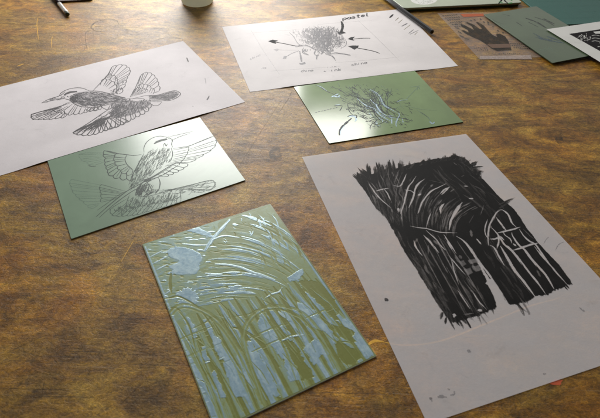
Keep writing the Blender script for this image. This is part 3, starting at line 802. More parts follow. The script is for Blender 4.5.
# the carved face: 0 = olive layer, 1 = blue silver where it is cut away
_o = (aplate[0]); _eu = aplate[1] - aplate[0]; _ev = aplate[3] - aplate[0]
_mg = .0009
cv = Canvas(Vector(_o[:2]) + Vector(_eu[:2]).normalized() * _mg + Vector(_ev[:2]).normalized() * _mg, _eu, _ev, min(_eu.length, (aplate[2] - aplate[3]).length) - 2 * _mg, min(_ev.length, (aplate[2] - aplate[1]).length) - 2 * _mg, .0004, hb, .00006, .50, .00007,
            {0: (0.0, .85), 1: (.12, .8), 2: (.4, .6), 3: (.92, .9), 4: (1.15, .8), 5: (.62, .7), 6: (.15, .6), 7: (.7, .7)})
cv.rough = 2.4
g = cv; P = Pen(cv)
AQ = [(142, 244), (270.3, 203.5), (377, 356), (215.8, 432.5)]
AI = [(144.5, 244.8), (270, 205.5), (374.8, 355), (217, 429)]
def uv(u, v): 
    a = Vector(AQ[0]).lerp(Vector(AQ[1]), u); b = Vector(AQ[3]).lerp(Vector(AQ[2]), u); return a.lerp(b, v)
def inA(p): return inside(p, AI)
def barea(pen, pts, mi=3, jag=0.0004):
    pen.area(pts, mi, jag)
def clipline(pts, w, mi, jit=.3, taper=(.15, .15)):
    cv.mark([P.w(p) for p in spline(pts, 5)], w, mi, taper)
V2 = Vector
def arcpts(t, s0=0.0, s1=1.0, off=0.0):
    A = V2((238, 208)).lerp(V2((172, 318)), t); B = V2((285, 216)).lerp(V2((222, 296)), t); C_ = V2((325, 268)).lerp(V2((262, 300)), t)
    out = []
    for k in range(7):
        s = s0 + (s1 - s0) * k / 6
        out.append(A.lerp(B, s).lerp(B.lerp(C_, s), s) + V2((off, off * .5)))
    return out
# pale cut arcs over the olive layer, broad ones first
for k in range(22):
    tt = (k + random.uniform(.2, .8)) / 22; s0 = random.uniform(0, .5)
    clipline(arcpts(tt, s0, min(1, s0 + random.uniform(.3, .6))), random.uniform(2.0, 3.8), random.choice((3, 3, 7, 7, 4)), .18, (.05, .05))
for k in range(100):
    tt = random.uniform(0, 1); s0 = random.uniform(0, .75)
    clipline(arcpts(tt, s0, min(1, s0 + random.uniform(.12, .35))), random.uniform(.5, 1.5), random.choice((3, 4, 7, 0, 1, 6, 6, 2)), .25, (.05, .05))
# spray in the upper right corner, fanning down the right edge
for k in range(60):
    c = V2((262, 214)) + V2((random.uniform(-8, 38), random.uniform(-4, 48)))
    d = V2((.45, .9)).lerp(V2((.2, .3)), random.random()); d.normalize(); l = random.uniform(6, 20)
    clipline([c, c + d * l * .5 + V2((1, -1)), c + d * l], random.uniform(.5, 1.6), random.choice((0, 7, 1, 6, 4, 3)), .3, (.05, .05))
for k in range(34):    # wriggly marks at the top edge
    u = random.uniform(.45, .98); c = uv(u, random.uniform(.01, .12)); 
    a = random.uniform(.6, 2.2); l = random.uniform(2, 6)
    clipline([c, c + V2((math.cos(a), math.sin(a))) * l * .5 + V2((.8, 0)), c + V2((math.cos(a), math.sin(a))) * l], random.uniform(.5, 1.1), random.choice((1, 4, 5, 4, 0)), .3)
# upper left: short level dashes of olive over cream
barea(P, [uv(.0, .0), uv(.62, .0), uv(.3, .22), uv(.42, .36), uv(.0, .42)], 7, .0006)
for k in range(230):
    u = random.uniform(.0, .55); v = random.uniform(.0, .36)
    c = uv(u, v); l = random.uniform(3, 11)
    clipline([c, c + V2((l * .5, -l * .05)), c + V2((l, l * .02))], random.uniform(.6, 1.5), random.choice((0, 6, 0, 1, 5, 4, 2)), .3)
for k in range(16):
    clipline([uv(random.uniform(.01, .04), v / 16 * .3), uv(random.uniform(.06, .12), v / 16 * .3 + .01)] if False else [uv(.02, .02 + k * .018), uv(random.uniform(.06, .13), .01 + k * .018)], random.uniform(.8, 1.6), random.choice((5, 2, 4)), .4)
clipline([uv(.01, .012), uv(.5, .012), uv(.97, .02)], 1.6, 5, .5)
# long upright bands in the lower half
def band(u0, v0, u1, v1, w, mi, bow=0.0, jit=.25, taper=(.3, .6)):
    a = uv(u0, v0); b = uv(u1, v1); m = a.lerp(b, .5) + V2((bow, -bow * .4))
    clipline([a, a.lerp(m, .6), m, m.lerp(b, .5), b], w, mi, jit, taper)
for k in range(15):       # pale upright bands cut through the olive layer
    u = .03 + k * .066
    band(u - .035, .43 + random.uniform(-.02, .05), u + random.uniform(-.01, .02), 1.03, random.uniform(2.6, 4.6), random.choice((3, 7, 3)), random.uniform(1, 4), .1, (.3, .9))
    band(u + .006, .43 + random.uniform(-.02, .05), u + .045, 1.03, random.uniform(2.8, 4.2), 0, random.uniform(1, 4), .1, (.3, .9))
for k in range(40):
    u = random.uniform(.02, .97); v = random.uniform(.42, .85)
    band(u, v, u + random.uniform(-.015, .02), min(1.0, v + random.uniform(.12, .4)), random.uniform(.4, 1.1), random.choice((1, 6, 3, 6, 1, 0)), random.uniform(-1, 3), .25)
band(.012, .02, .012, .99, 1.6, 3, 0, .1, (.8, .8)); band(.985, .3, .985, .99, 2.0, 3, 0, .2, (.3, .8))
J = P.at(140, 200); K = P.at(220, 200); L_ = P.at(155, 260); Mm = P.at(240, 260); Nn = P.at(180, 325); O = P.at(280, 310); Q = P.at(200, 350, 6)
barea(J, [(160, 312), (180, 290), (225, 280), (270, 285), (320, 300), (362, 318), (372, 345), (352, 380), (345, 418), (340, 440), (250, 445), (170, 440), (200, 405), (190, 385), (240, 368), (225, 358), (180, 345)])
J.line([(535, 118), (495, 165), (450, 215), (420, 255), (385, 305)], 3.4, 3, 6, .2); J.line([(540, 120), (470, 190), (395, 300)], .8, 4)
barea(J, [(275, 182), (310, 172), (350, 165), (385, 185), (420, 200), (440, 225), (405, 222), (370, 205), (320, 195)])
J.line([(400, 270), (330, 270), (250, 262)], 1.5, 4); J.line([(430, 240), (500, 215), (590, 225)], 1.6, 4)
J.area([(545, 145), (570, 140), (585, 150), (560, 155)], 4)
barea(L_, [(120, 25), (200, 5), (275, 0), (262, 60), (235, 85), (150, 65), (60, 45)])
barea(L_, [(142, 182), (165, 172), (195, 165), (225, 180), (240, 170), (245, 205), (268, 222), (245, 240), (240, 270), (205, 268), (180, 290), (160, 272), (130, 275), (145, 235), (125, 215)], 3, .0006)
for k in range(16):
    a = k / 16 * 6.28; L_.line([(195 + 48 * math.cos(a), 225 + 48 * math.sin(a)), (195 + 68 * math.cos(a), 225 + 62 * math.sin(a))], .7, 4)
L_.line([(360, 25), (430, 30), (510, 45), (590, 75)], 2.2, 4, 6, .5); L_.line([(300, 80), (350, 88), (400, 85)], 2.4, 4, 6, .5)
L_.line([(95, 80), (90, 140), (98, 195)], 2.4, 0, 6, .4); L_.line([(120, 305), (170, 290), (240, 300), (320, 320), (420, 350)], 1.3, 5, 6, .4)
for p in ([(172, 355), (188, 335), (205, 342), (225, 380), (245, 425), (215, 425), (190, 400)], [(290, 360), (305, 350), (330, 390), (350, 430), (322, 430)]): barea(L_, p)
barea(Mm, [(110, 330), (125, 300), (142, 285), (165, 335), (190, 400), (225, 480), (160, 470), (110, 410)])
barea(Mm, [(335, 238), (360, 260), (410, 300), (460, 350), (520, 430), (470, 425), (410, 385), (360, 310)])
barea(Mm, [(285, 105), (335, 70), (365, 55), (390, 65), (380, 90), (345, 120), (300, 130)])
Mm.area([(360, 130), (420, 118), (470, 135), (520, 200), (585, 270), (590, 330), (545, 340), (500, 290), (440, 230), (375, 180)], 0, .0004)
Mm.line([(150, 230), (190, 205), (235, 190), (250, 165)], 1.4, 4); Mm.line([(235, 150), (270, 230), (310, 310), (350, 390)], 1.0, 1); Mm.line([(345, 130), (380, 210), (450, 300)], .9, 1)
Mm.line([(0, 45), (60, 70), (130, 90), (210, 120)], 2.2, 4, 6, .5); Mm.line([(230, 310), (270, 345)], 2, 4)
Mm.line([(140, 250), (150, 320), (190, 410)], .8, 1); Mm.line([(330, 235), (355, 310), (415, 395), (470, 440)], .8, 1)
for p in ([(28, 0), (80, -4), (108, 62), (70, 82)], [(190, 78), (210, 62), (235, 72), (268, 188), (232, 208), (210, 150)], [(122, 130), (150, 128), (176, 212), (150, 230)],
          [(260, 226), (310, 218), (345, 320), (392, 425), (330, 430), (285, 330)], [(188, 285), (205, 272), (222, 300), (245, 360), (275, 430), (228, 430), (205, 350)],
          [(335, 160), (355, 150), (385, 185), (420, 270), (455, 380), (420, 360), (370, 260)], [(400, 92), (430, 100), (490, 200), (560, 320), (600, 430), (545, 420), (470, 290), (420, 170)],
          [(468, -5), (535, -8), (560, 40), (600, 120), (640, 210), (600, 200), (520, 90)]): barea(Nn, p, 3, .0003)
for p in ([(35, 105), (90, 92), (190, 55)], [(105, 90), (130, 110), (155, 130)], [(245, 225), (275, 218), (308, 205)], [(200, 65), (230, 68), (250, 85)]): Nn.line(p, 1.0, 5, 5, .3)
Nn.line([(70, 80), (102, 70)], 1.3, 4); Nn.line([(235, 208), (268, 192)], 1.3, 4); Nn.line([(148, 228), (178, 218)], 1.2, 4)
Nn.line([(320, 15), (380, 35), (450, 80), (510, 150), (560, 210), (590, 250)], 2.6, 0, 6, .25); Nn.line([(540, 0), (600, 90), (640, 190)], .8, 1)
for p in ([(-5, 215), (12, 210), (60, 300), (118, 420), (60, 425)], [(135, 235), (215, 160), (250, 195), (290, 262), (245, 270), (225, 290), (205, 335), (165, 280)],
          [(90, -5), (165, 30), (235, 80), (290, 160), (320, 205), (350, 180), (270, 80), (200, 0)], [(330, 62), (400, 50), (440, 80), (500, 150), (570, 262), (530, 285), (470, 220), (430, 120)]): barea(O, p, 3, .0004)
O.area([(300, 85), (400, 110), (445, 135), (430, 175), (455, 190), (390, 180), (340, 140)], 0, .0003)
O.area([(325, 205), (380, 200), (450, 235), (500, 290), (440, 325), (400, 330), (350, 280)], 0, .0003); O.area([(20, 190), (80, 180), (140, 290), (200, 400), (140, 420), (90, 330)], 0, .0003)
O.line([(10, 185), (70, 160), (140, 148)], 1.4, 4); O.line([(310, 150), (340, 190), (400, 190), (460, 215)], 1, 1); O.line([(225, 155), (300, 260), (360, 330)], .8, 1)
for k in range(90):      # thin olive and pale ridges running with the uprights and arch curves
    u = random.uniform(.0, .95); v = random.uniform(.40, .8)
    band(u, v, u + random.uniform(.0, .05), min(1.0, v + random.uniform(.08, .3)), random.uniform(.35, .9), random.choice((0, 2, 5, 3, 7, 0)), random.uniform(0, 4), .25)
for a, c, b in (((153, 300), (180, 297), (214, 330)), ((190, 330), (215, 318), (245, 372)), ((228, 318), (262, 312), (300, 392)), ((262, 300), (300, 318), (338, 372)), ((158, 322), (176, 308), (196, 352))):
    for q in (0, 3.2): clipline([V2(a) + V2((q, q)), V2(a).lerp(V2(c), .6) + V2((q, q)), V2(c) + V2((q, q)), V2(c).lerp(V2(b), .5) + V2((q + 3, q - 4)), V2(b) + V2((q, q))], 1.5 if not q else .8, 0 if not q else 5, .2)
# the mirrored arches, drawn as nested broad curves
for (ax, ay, tx, ty, bx, by, ex, ey) in ((160, 352, 164, 306, 208, 304, 268, 408), (262, 404, 242, 322, 290, 296, 342, 372)):
    for q, w_, mi_ in ((0, 2.4, 6), (2.6, 1.3, 7), (5.0, 1.6, 6)):
        c_ = V2(((tx + bx) / 2 + 6, (ty + by) / 2 + 34)); sh_ = 1 - q / 46
        pts = [c_ + (V2(p_) - c_) * sh_ for p_ in ((ax, ay), (tx, ty + 16), ((tx + bx) / 2 - 4, (ty + by) / 2 - 1), (bx + 8, by + 14), ((bx + ex) / 2 + 6, (by + ey) / 2), (ex, ey))]
        clipline(pts, w_, mi_, .2, (.5, .5))
for a, b in (((168, 345), (214, 326)), ((246, 340), (290, 322)), ((252, 352), (294, 334)), ((306, 318), (338, 306)), ((176, 362), (222, 343))): clipline([V2(a), V2(a).lerp(V2(b), .5) + V2((0, -1)), V2(b)], 1.3, 6, .2, (.6, .6)); clipline([V2(a) + V2((0, 2.0)), V2(b) + V2((0, 2.0))], .6, 7, .2)
# edge scratches
for k in range(24): 
    a = uv(random.uniform(.0, .03), random.uniform(.25, 1)); b = a + V2((random.uniform(2, 5), random.uniform(-2, 1))); clipline([a, b], .7, random.choice((4, 2)))
cv.build('carved_face', ACM, t)

# ------------------------------------------------------------------ paper drawings
def wave(x, y, s, amp, fr=9): return amp * noise.noise(Vector((x * fr + s, y * fr - s, s)))
def h_bird(x, y):
    d = quad_dist(x, y, bplate); k = max(0, 1 - d / 0.035); k = k * k * (3 - 2 * k)
    return 0.00030 + 0.00100 * k + wave(x, y, 2.3, 0.00014)
def h_plant(x, y):
    d = quad_dist(x, y, pplate); k = max(0, 1 - d / 0.03); k = k * k * (3 - 2 * k)
    return 0.00030 + 0.00100 * k + wave(x, y, 7.1, 0.00014)
def h_trace(x, y): return 0.00045 + wave(x, y, 4.4, 0.00025, 7)
def quad_on(pxs, hf): return [hit(x, y, hf) for x, y in pxs]

# ---- bird drawing (continues out of the frame on the left)
bq = quad_on([(-1, 87.2), (183, 41), (245, 102), (-1, 176)], h_bird)
for i, j, full in ((0, 1, .297), (3, 2, .297)):
    d = (bq[i] - bq[j]); d.z = 0; d.normalize(); bq[i] = bq[j] + d * full
t = empty('drawing_sheet', centre(bq), 'white paper with ink drawing of two flying birds, its edge over a green plate', 'drawing', 'A4 drawings on the bench')
sheet('paper', bq, h_bird, M['paper'], t, nx=100, ny=70)
g = MB(h_bird, 0.00005); P = Pen(g); A = P.at(25, 60); B = P.at(90, 60); C3 = P.at(60, 120); g.weight = 1.8   # 0 ink 1 soft 2 pencil
A.line([(97, 258), (125, 243), (150, 232), (205, 215), (222, 205), (240, 190)], .75); A.line([(97, 258), (150, 245), (200, 235), (238, 232)], .75)
A.hatch([(97, 258), (150, 234), (205, 217), (235, 212), (235, 230), (150, 243)], (1, -.2), 30, 25, .4, 1)
A.line([(205, 215), (215, 198), (245, 180), (290, 168), (340, 168), (382, 184)], .7)
A.area([(230, 208), (245, 196), (270, 187), (310, 185), (312, 192), (275, 197), (250, 205), (238, 212)], 0)
A.line([(238, 232), (262, 238), (280, 250)], .6); A.line([(250, 215), (262, 222), (275, 215)], .6)
A.line([(380, 184), (440, 187), (500, 200), (560, 217), (600, 226)], .7); A.line([(262, 238), (300, 265), (350, 281), (420, 281), (480, 270), (540, 256), (600, 247)], .7)
birdb = [(265, 235), (272, 212), (310, 195), (380, 187), (470, 195), (560, 218), (600, 228), (600, 246), (540, 252), (450, 272), (350, 278), (290, 258)]
A.area(birdb, 2); A.hatch(birdb, (1, .12), 34, 170, .45, 1, .2, .3); A.hatch(birdb, (1, .14), 30, 120, .35, 0, .2, .3); A.hatch([(262, 236), (275, 210), (310, 198), (320, 225), (290, 255)], (.8, .4), 18, 60, .6, 0); A.hatch(birdb, (1, .5), 22, 50, .35, 1)
# upper wing, bird one
B.line([(18, 184), (60, 140), (100, 97), (130, 50)], .6)
B.feathers([(60, 152), (85, 155), (105, 166), (118, 182), (124, 202)], [(72, 120), (100, 122), (128, 130), (148, 148), (156, 172), (150, 198)], .6)
B.feathers([(76, 122), (105, 122), (132, 132), (150, 150), (155, 180)], [(102, 92), (130, 95), (155, 108), (165, 130)], .5, 0, False)
B.feathers([(92, 112), (120, 112), (145, 125), (158, 150), (158, 190)], [(112, 80), (128, 48), (158, 38), (192, 34), (220, 44), (236, 62), (234, 82), (222, 100), (212, 122), (206, 145), (192, 172), (165, 204)], .6)
B.hatch([(125, 195), (155, 150), (205, 120), (190, 175), (160, 205)], (.6, -.8), 20, 30, .5, 1)
# lower wing, bird one
A.line([(270, 250), (235, 265), (200, 282), (120, 303), (60, 320), (42, 330)], .6)
A.feathers([(285, 262), (310, 272), (350, 285), (400, 287), (440, 283)], [(235, 300), (258, 322), (290, 318), (322, 316), (352, 310), (382, 302), (412, 296), (442, 290)], .55)
A.feathers([(275, 255), (255, 275), (235, 292), (232, 300)], [(170, 292), (190, 310), (215, 310), (240, 318)], .5, 0, False)
A.feathers([(222, 272), (218, 288), (225, 305), (250, 318)], [(45, 322), (40, 338), (52, 352), (82, 352), (112, 350), (145, 350), (180, 346), (215, 340), (250, 330)], .6)
A.line([(110, 310), (150, 298), (212, 288)], .5); A.hatch([(45, 325), (200, 290), (215, 310), (60, 350)], (1, -.3), 34, 26, .4, 1)
# bird two
B.line([(238, 222), (262, 185), (285, 135), (300, 95)], .6)
B.feathers([(258, 205), (285, 195), (315, 192), (345, 196), (375, 205)], [(286, 158), (300, 148), (322, 150), (345, 155), (365, 170), (385, 190)], .55)
B.feathers([(285, 155), (305, 148), (330, 152), (358, 168), (385, 195)], [(302, 98), (318, 84), (345, 80), (370, 90), (388, 108), (400, 130), (406, 155), (410, 188)], .6)
B.feathers([(240, 222), (262, 215), (290, 208)], [(262, 180), (275, 172), (300, 172), (325, 175), (345, 188)], .5, 0, True)
B.line([(235, 235), (280, 225), (340, 212), (400, 210), (455, 195), (500, 184), (525, 188), (541, 205), (515, 228), (470, 243), (430, 240), (385, 242), (350, 240)], .65)
B.hatch([(345, 215), (400, 212), (455, 197), (505, 187), (538, 205), (470, 240), (390, 238), (350, 236)], (1, -.12), 36, 70, .45, 1, .1, .2); B.area([(350, 215), (400, 212), (455, 197), (505, 187), (538, 205), (470, 240), (390, 238), (352, 236)], 2); B.hatch([(345, 215), (400, 212), (455, 197), (505, 187), (538, 205), (470, 240), (390, 238), (350, 236)], (1, -.12), 36, 35, .45, 0, .1, .2)
B.line([(365, 262), (380, 272), (408, 270), (430, 250)], .55); B.line([(362, 248), (400, 250), (430, 248)], .5, 1)
B.line([(120, 238), (170, 240), (235, 232), (225, 248), (170, 250), (120, 245)], .5)
B.line([(255, 232), (300, 230), (325, 236), (300, 250), (262, 245)], .5)
b3 = [(120, 260), (200, 250), (240, 235), (260, 250), (330, 245), (365, 240), (355, 275), (300, 310), (230, 335), (160, 350), (115, 340), (130, 300)]
B.area(b3, 2); B.hatch(b3, (.5, -.8), 24, 160, .45, 1, .3, .5); B.hatch(b3, (.5, -.8), 20, 110, .36, 0, .3, .5); B.hatch([(110, 290), (200, 260), (250, 300), (160, 350), (90, 345)], (.8, -.6), 30, 70, .5, 0)
B.line([(60, 262), (75, 285), (105, 295), (120, 270)], .55); B.line([(0, 290), (60, 280)], .5); B.feathers([(0, 282), (60, 270)], [(-20, 296), (0, 300), (20, 298), (45, 290), (70, 284)], .5)
B.feathers([(340, 250), (300, 290), (240, 320), (170, 345), (110, 350)], [(362, 262), (350, 288), (328, 308), (300, 322), (272, 335), (245, 350), (215, 365), (182, 382), (150, 395), (118, 405), (85, 415)], .65)
C3.feathers([(330, -28), (290, -20), (250, -10), (220, 5)], [(405, 5), (378, 15), (345, 28), (310, 42), (285, 52), (258, 60), (232, 70)], .65)
C3.feathers([(265, -25), (240, -8), (215, 5), (205, 15)], [(235, 70), (200, 80), (165, 86), (130, 84), (100, 82), (82, 74), (98, 62), (120, 50)], .7)
C3.line([(82, 74), (115, 52), (160, 25), (215, -12), (255, -40), (310, -75)], .7)
for k in range(9): C3.line([(90 + k * 14, 72 - k * 2 + 6 * (k % 2)), (160 + k * 10, 35 - k), (235 + k * 8, -5 - k * 2)], .5, 0)
C3.hatch([(85, 74), (160, 30), (250, -30), (300, -20), (240, 40), (130, 82)], (1, -.62), 40, 45, .45, 0, .1, .15)
B.hatch([(0, 400), (60, 345), (120, 300), (130, 350), (60, 410)], (.8, -.55), 38, 35, .5, 0, .1, .2)
o1 = P.at(160, 20, 4.64)
o1.line([(124, 175), (128, 186), (132, 196)], .9, 0); o1.line([(228, 352), (224, 362), (217, 372)], .9, 0); o1.line([(150, 400), (156, 402)], .7, 2)
P.line([(205, 78), (206, 84)], .6, 2)
g.build('bird_drawing', [M['ink'], M['ink_soft'], M['wash']], t)

# ---- plant drawing
pq = quad_on([(222, 27), (402.5, 9), (458, 66), (250, 92)], h_plant)
t = empty('drawing_sheet', centre(pq), 'white paper with a bushy plant drawing ringed by arrows and handwritten notes', 'drawing', 'A4 drawings on the bench')
sheet('paper', pq, h_plant, M['paper_b'], t, nx=90, ny=60)
g = MB(h_plant, 0.00005); P = Pen(g); Fp = P.at(240, 20); G = P.at(300, 5); g.weight = 1.5   # 0 pencil 1 light pencil
bushp = [(10, 190), (5, 150), (60, 130), (120, 128), (200, 130), (245, 150), (260, 185), (270, 205), (275, 235), (240, 262), (200, 270), (190, 300), (110, 295), (95, 265), (60, 240), (30, 235)]
for _ in range(26):
    twig(G, V2((random.uniform(95, 200), random.uniform(240, 292))), math.radians(random.uniform(190, 335)), random.uniform(34, 60), 4, .6, (0, 0, 1), bushp)
G.hatch(bushp, (-.5, -.85), 22, 230, .45, 1, .4, 1.2); G.hatch(bushp, (-.2, -1), 24, 130, .5, 0, .6, 1.3)
for _ in range(34):
    cx_, cy_ = random.uniform(60, 240), random.uniform(150, 270); r_ = random.uniform(7, 18); a0 = random.uniform(0, 6)
    G.line([(cx_ + r_ * math.cos(a0 + q), cy_ + r_ * .7 * math.sin(a0 + q)) for q in (0, 1, 2, 3, 4)], .5, 0, 3)
G.hatch([(90, 240), (190, 230), (210, 290), (110, 300)], (-.5, -.8), 24, 70, .6, 0, .4, 1.2)
G.line([(270, 205), (278, 225), (270, 245), (245, 258)], .7, 0)
for pts in ([(110, 295), (100, 305), (98, 325)], [(150, 292), (180, 300), (200, 315), (212, 332)], [(160, 290), (220, 288), (260, 292), (300, 300)], [(200, 282), (250, 290), (300, 298)], [(95, 262), (85, 290), (98, 300), (110, 298)], [(30, 235), (70, 255), (100, 270)], [(190, 300), (208, 320)],
            [(-30, 250), (10, 240), (50, 245), (85, 262)], [(20, 270), (15, 285), (50, 298)], [(35, 262), (20, 272)]):
    G.line(pts, .9, 0, 5, .3); G.line([(a + 3, b + 4) for a, b in pts], .5, 0, 5, .3)
Fp.hatch([(300, 70), (345, 60), (400, 100), (420, 160), (370, 150), (330, 110)], (-.5, -.7), 22, 40, .45, 1, .4, 1.0)
Fp.line([(295, 75), (320, 100), (345, 140), (372, 155)], .7, 0); Fp.line([(265, 88), (300, 92)], .5, 1)
Fp.line([(380, 165), (372, 185), (395, 190), (405, 175)], .8, 0)
g.build('plant_drawing', [M['pencil'], M['pencil_light']], t)
g = MB(h_plant, 0.00002); P = Pen(g); Fp = P.at(240, 20); G = P.at(300, 5)
for pts in ([(65, 60), (140, 185), (237, 327)], [(42, 80), (200, 68), (330, 58), (480, 42)], [(180, 306), (330, 295), (598, 278)]): Fp.line(pts, .45, 0, 6)
for pts in ([(345, 92), (450, 190), (592, 332)], [(100, 118), (250, 105), (430, 92)], [(210, 345), (400, 330), (592, 311)]): G.line(pts, .45, 0, 6)
g.build('pencil_frame', M['pencil_light'], t)
def arrow(shaft, head, w, m, pen_o, w1=None):
    a = MB(h_plant, 0.00009); a.weight = 1.35; p = Pen(a).at(*pen_o)
    p.line(shaft, w, 0, 6, .2, (.7, .9), 0, w1)
    if len(head) > 2 and head[0] != 'l': p.area(head, 0, .0002)
    a.build('arrow', m, t)
arrow([(378, 156), (330, 155), (270, 143), (215, 133)], [(168, 127), (195, 118), (228, 124), (212, 130), (216, 143), (190, 136)], 1.4, M['black_pastel'], (240, 20))
arrow([(247, 98), (254, 120), (253, 140), (246, 160)], [(217, 158), (235, 160), (250, 155), (276, 168), (255, 172), (238, 180), (230, 172)], 3.0, M['black_pastel'], (300, 5))
arrow([(420, 199), (370, 199), (320, 204)], [(284, 204), (305, 192), (328, 190), (315, 202), (325, 214), (305, 210)], 1.3, M['black_pastel'], (300, 5))
arrow([(476, 290), (445, 278), (400, 268), (330, 255)], [(286, 247), (315, 242), (352, 243), (345, 255), (325, 268), (305, 256)], 1.5, M['black_pastel'], (300, 5))
arrow([(350, 180), (280, 180), (225, 178)], [(200, 178), (222, 170), (232, 178), (220, 187)], .8, M['pencil_light'], (240, 20))
arrow([(352, 184), (310, 200), (275, 220)], [(255, 232), (262, 216), (278, 216), (276, 230)], 1.0, M['pencil'], (240, 20))
arrow([(356, 186), (362, 215), (368, 250)], [(352, 256), (368, 258), (388, 250), (392, 262), (370, 268), (358, 266)], 1.5, M['pencil'], (240, 20), 2.0)
arrow([(372, 180), (385, 195), (410, 208)], [(380, 182), (395, 176), (392, 188)], .8, M['pencil'], (240, 20))
def note(text, a, b, h, w, m, pen_o, slant=0.0):
    n_ = MB(h_plant, 0.00009); n_.weight = 1.6; write(Pen(n_).at(*pen_o), text, a, b, h, w, 0, slant); n_.build('handwritten_note', m, t)
note('pastel', (255, 92), (420, 64), 19, 1.3, M['black_pastel'], (300, 5))
note('china', (365, 312), (438, 306), 14, .7, M['pencil'], (240, 20))
note('+ ink', (140, 402), (250, 392), 16, .8, M['pencil'], (300, 5))
note('china', (308, 364), (402, 350), 15, .7, M['pencil'], (300, 5))
note('ink', (160, 378), (225, 370), 9, .45, M['pencil_light'], (300, 5))
note('china', (60, 240), (122, 214), 14, .6, M['pencil_light'], (240, 20))
note('ag', (130, 292), (158, 288), 10, .6, M['pencil_light'], (240, 20))
sw = [([(48, 90), (66, 72)], 3.2, 'black_pastel'), ([(76, 104), (94, 88)], 1.5, 'olive_mark'), ([(92, 116), (112, 98)], 1.2, 'olive_mark'), ([(108, 132), (136, 118)], 2.4, 'pencil'),
      ([(120, 149), (152, 124)], 1.1, 'olive_mark'), ([(143, 168), (168, 148)], 1.3, 'pencil'), ([(150, 172), (192, 152)], 1.2, 'pencil'), ([(172, 176), (188, 160)], 1.0, 'olive_mark')]
for pts, w, mm in sw:
    a = MB(h_plant, 0.00007); Pen(a).at(380, 0, 5.0).line(pts, w, 0, 4, .25, (.7, .7)); a.build('test_mark', M[mm], t)

# ---- tracing paper with brushed arches
tq = quad_on([(302, 157), (466, 134), (662, 345), (427.5, 424)], h_trace)
t = empty('drawing_sheet', centre(tq), 'translucent grey tracing paper with black brush drawing of Gothic arches', 'drawing', 'A4 drawings on the bench')
sheet('tracing_paper', tq, h_trace, M['trace'], t, nx=70, ny=100, single=True)
_eu = tq[1] - tq[0]; _ev = tq[3] - tq[0]; _eu.z = _ev.z = 0; _eu.normalize(); _ev.normalize()
_c = [Vector(hit(x, y, h_trace)[:2]) - Vector(tq[0][:2]) for x, y in ((350, 150), (475, 148), (580, 290), (440, 335))]
_det = _eu.x * _ev.y - _eu.y * _ev.x
_us = [(c.x * _ev.y - c.y * _ev.x) / _det for c in _c]; _vs = [(c.y * _eu.x - c.x * _eu.y) / _det for c in _c]
cv = Canvas(Vector(tq[0][:2]) + _eu.xy * min(_us) + _ev.xy * min(_vs), _eu, _ev, max(_us) - min(_us), max(_vs) - min(_vs), .00042, h_trace, .00005, 0.0, 0.0,
            {0: (.0, 1.0), 1: (.32, .8), 2: (.6, .6), 3: (1.0, .95)})
cv.clip = .04
g = cv; P = Pen(cv)
OUT = [(356, 175), (360, 176), (366.8, 173), (372, 174), (380, 171), (387.7, 168.5), (394, 169), (405, 166), (417, 162.5), (425, 161.5), (434, 159), (443.5, 158), (450, 157), (457, 155.5), (467, 160), (473.6, 166.7), (482, 178.5), (490, 187), (497, 195), (504, 202),
       (513.5, 209.5), (520, 218), (525, 226.8), (531, 234), (537, 242), (548, 254), (558.7, 265), (566, 275), (571, 282.7), (563.7, 287), (554.5, 290), (547.8, 294), (535, 296), (528.5, 301), (510, 304.5), (500.5, 292), (494, 283), (489, 275), (480, 261), (466, 241), (464, 240), (474, 258), (483, 275), (487, 284), (493, 295), (496.5, 307),
       (486, 312), (477, 315), (465, 319), (453.5, 322), (446, 316), (437.8, 304), (429, 290), (420, 275), (410, 260), (401, 245), (391, 226.8), (384.5, 215), (376, 208), (369.4, 198), (364, 189), (359, 182)]
cv.poly([P.w(p) for p in OUT], .86, .0010)
def brush(p, d, l, w, val, dry_=.9, bend=.0, alpha=.95, taper=(.6, .25)):
    dry = dry_ * .62; l = l * 1.35; d = V2(d).normalized(); p = V2(p); nn = V2((-d.y, d.x))
    pts = [p, p + d * l * .5 + nn * bend * l, p + d * l]
    cv.stroke([P.w(q) for q in spline(pts, 4)], w * 1e-3, val, alpha, .0005, dry, taper)
def inpoly(poly):
    while True:
        p = (random.uniform(min(q[0] for q in poly), max(q[0] for q in poly)), random.uniform(min(q[1] for q in poly), max(q[1] for q in poly)))
        if inside(p, poly): return p
ru = random.uniform
# soft dry strokes along the rim
for k in range(len(OUT)):
    a = V2(OUT[k]); b = V2(OUT[(k + 1) % len(OUT)]); n_ = int((b - a).length * 1.1) + 1
    for j in range(n_):
        p = a.lerp(b, random.random())
        if p.x < 366 and p.y < 202: brush(p + V2((5, 5)), (ru(-.9, -.35), -1), ru(5, 10), ru(1.4, 3.2), ru(.7, 1), 1.0, ru(-.1, .1))
        elif k < 20 and p.x < 402: brush(p + V2((1.5, 6)), (ru(-.35, .05), -1), ru(6, 12), ru(1.4, 2.8), ru(.6, 1), 1.1)
        elif k < 16: brush(p + V2((ru(-3, 3), 3)), (ru(-.2, 1), -.7), ru(2.2, 4.5), ru(1.5, 3.4), ru(.6, 1), 1.3, ru(-.2, .2))
        elif k > 48: brush(p + V2((ru(-.5, 2.5), -4)), (.42 + ru(-.14, .1), .9), ru(4, 9), ru(1.2, 2.8), ru(.5, .95), 1.3)
        elif k in (29, 30, 31, 32, 33, 34, 43, 44, 45, 46, 47): brush(p + V2((-2.4, -4)), (.5, .9), ru(3, 4.6), ru(1.2, 2.6), ru(.8, 1), .9)
        elif random.random() < .5: brush(p + V2((-3, -3)), (.66, .78), ru(4, 8), ru(1.0, 2.0), ru(.8, 1), .9)
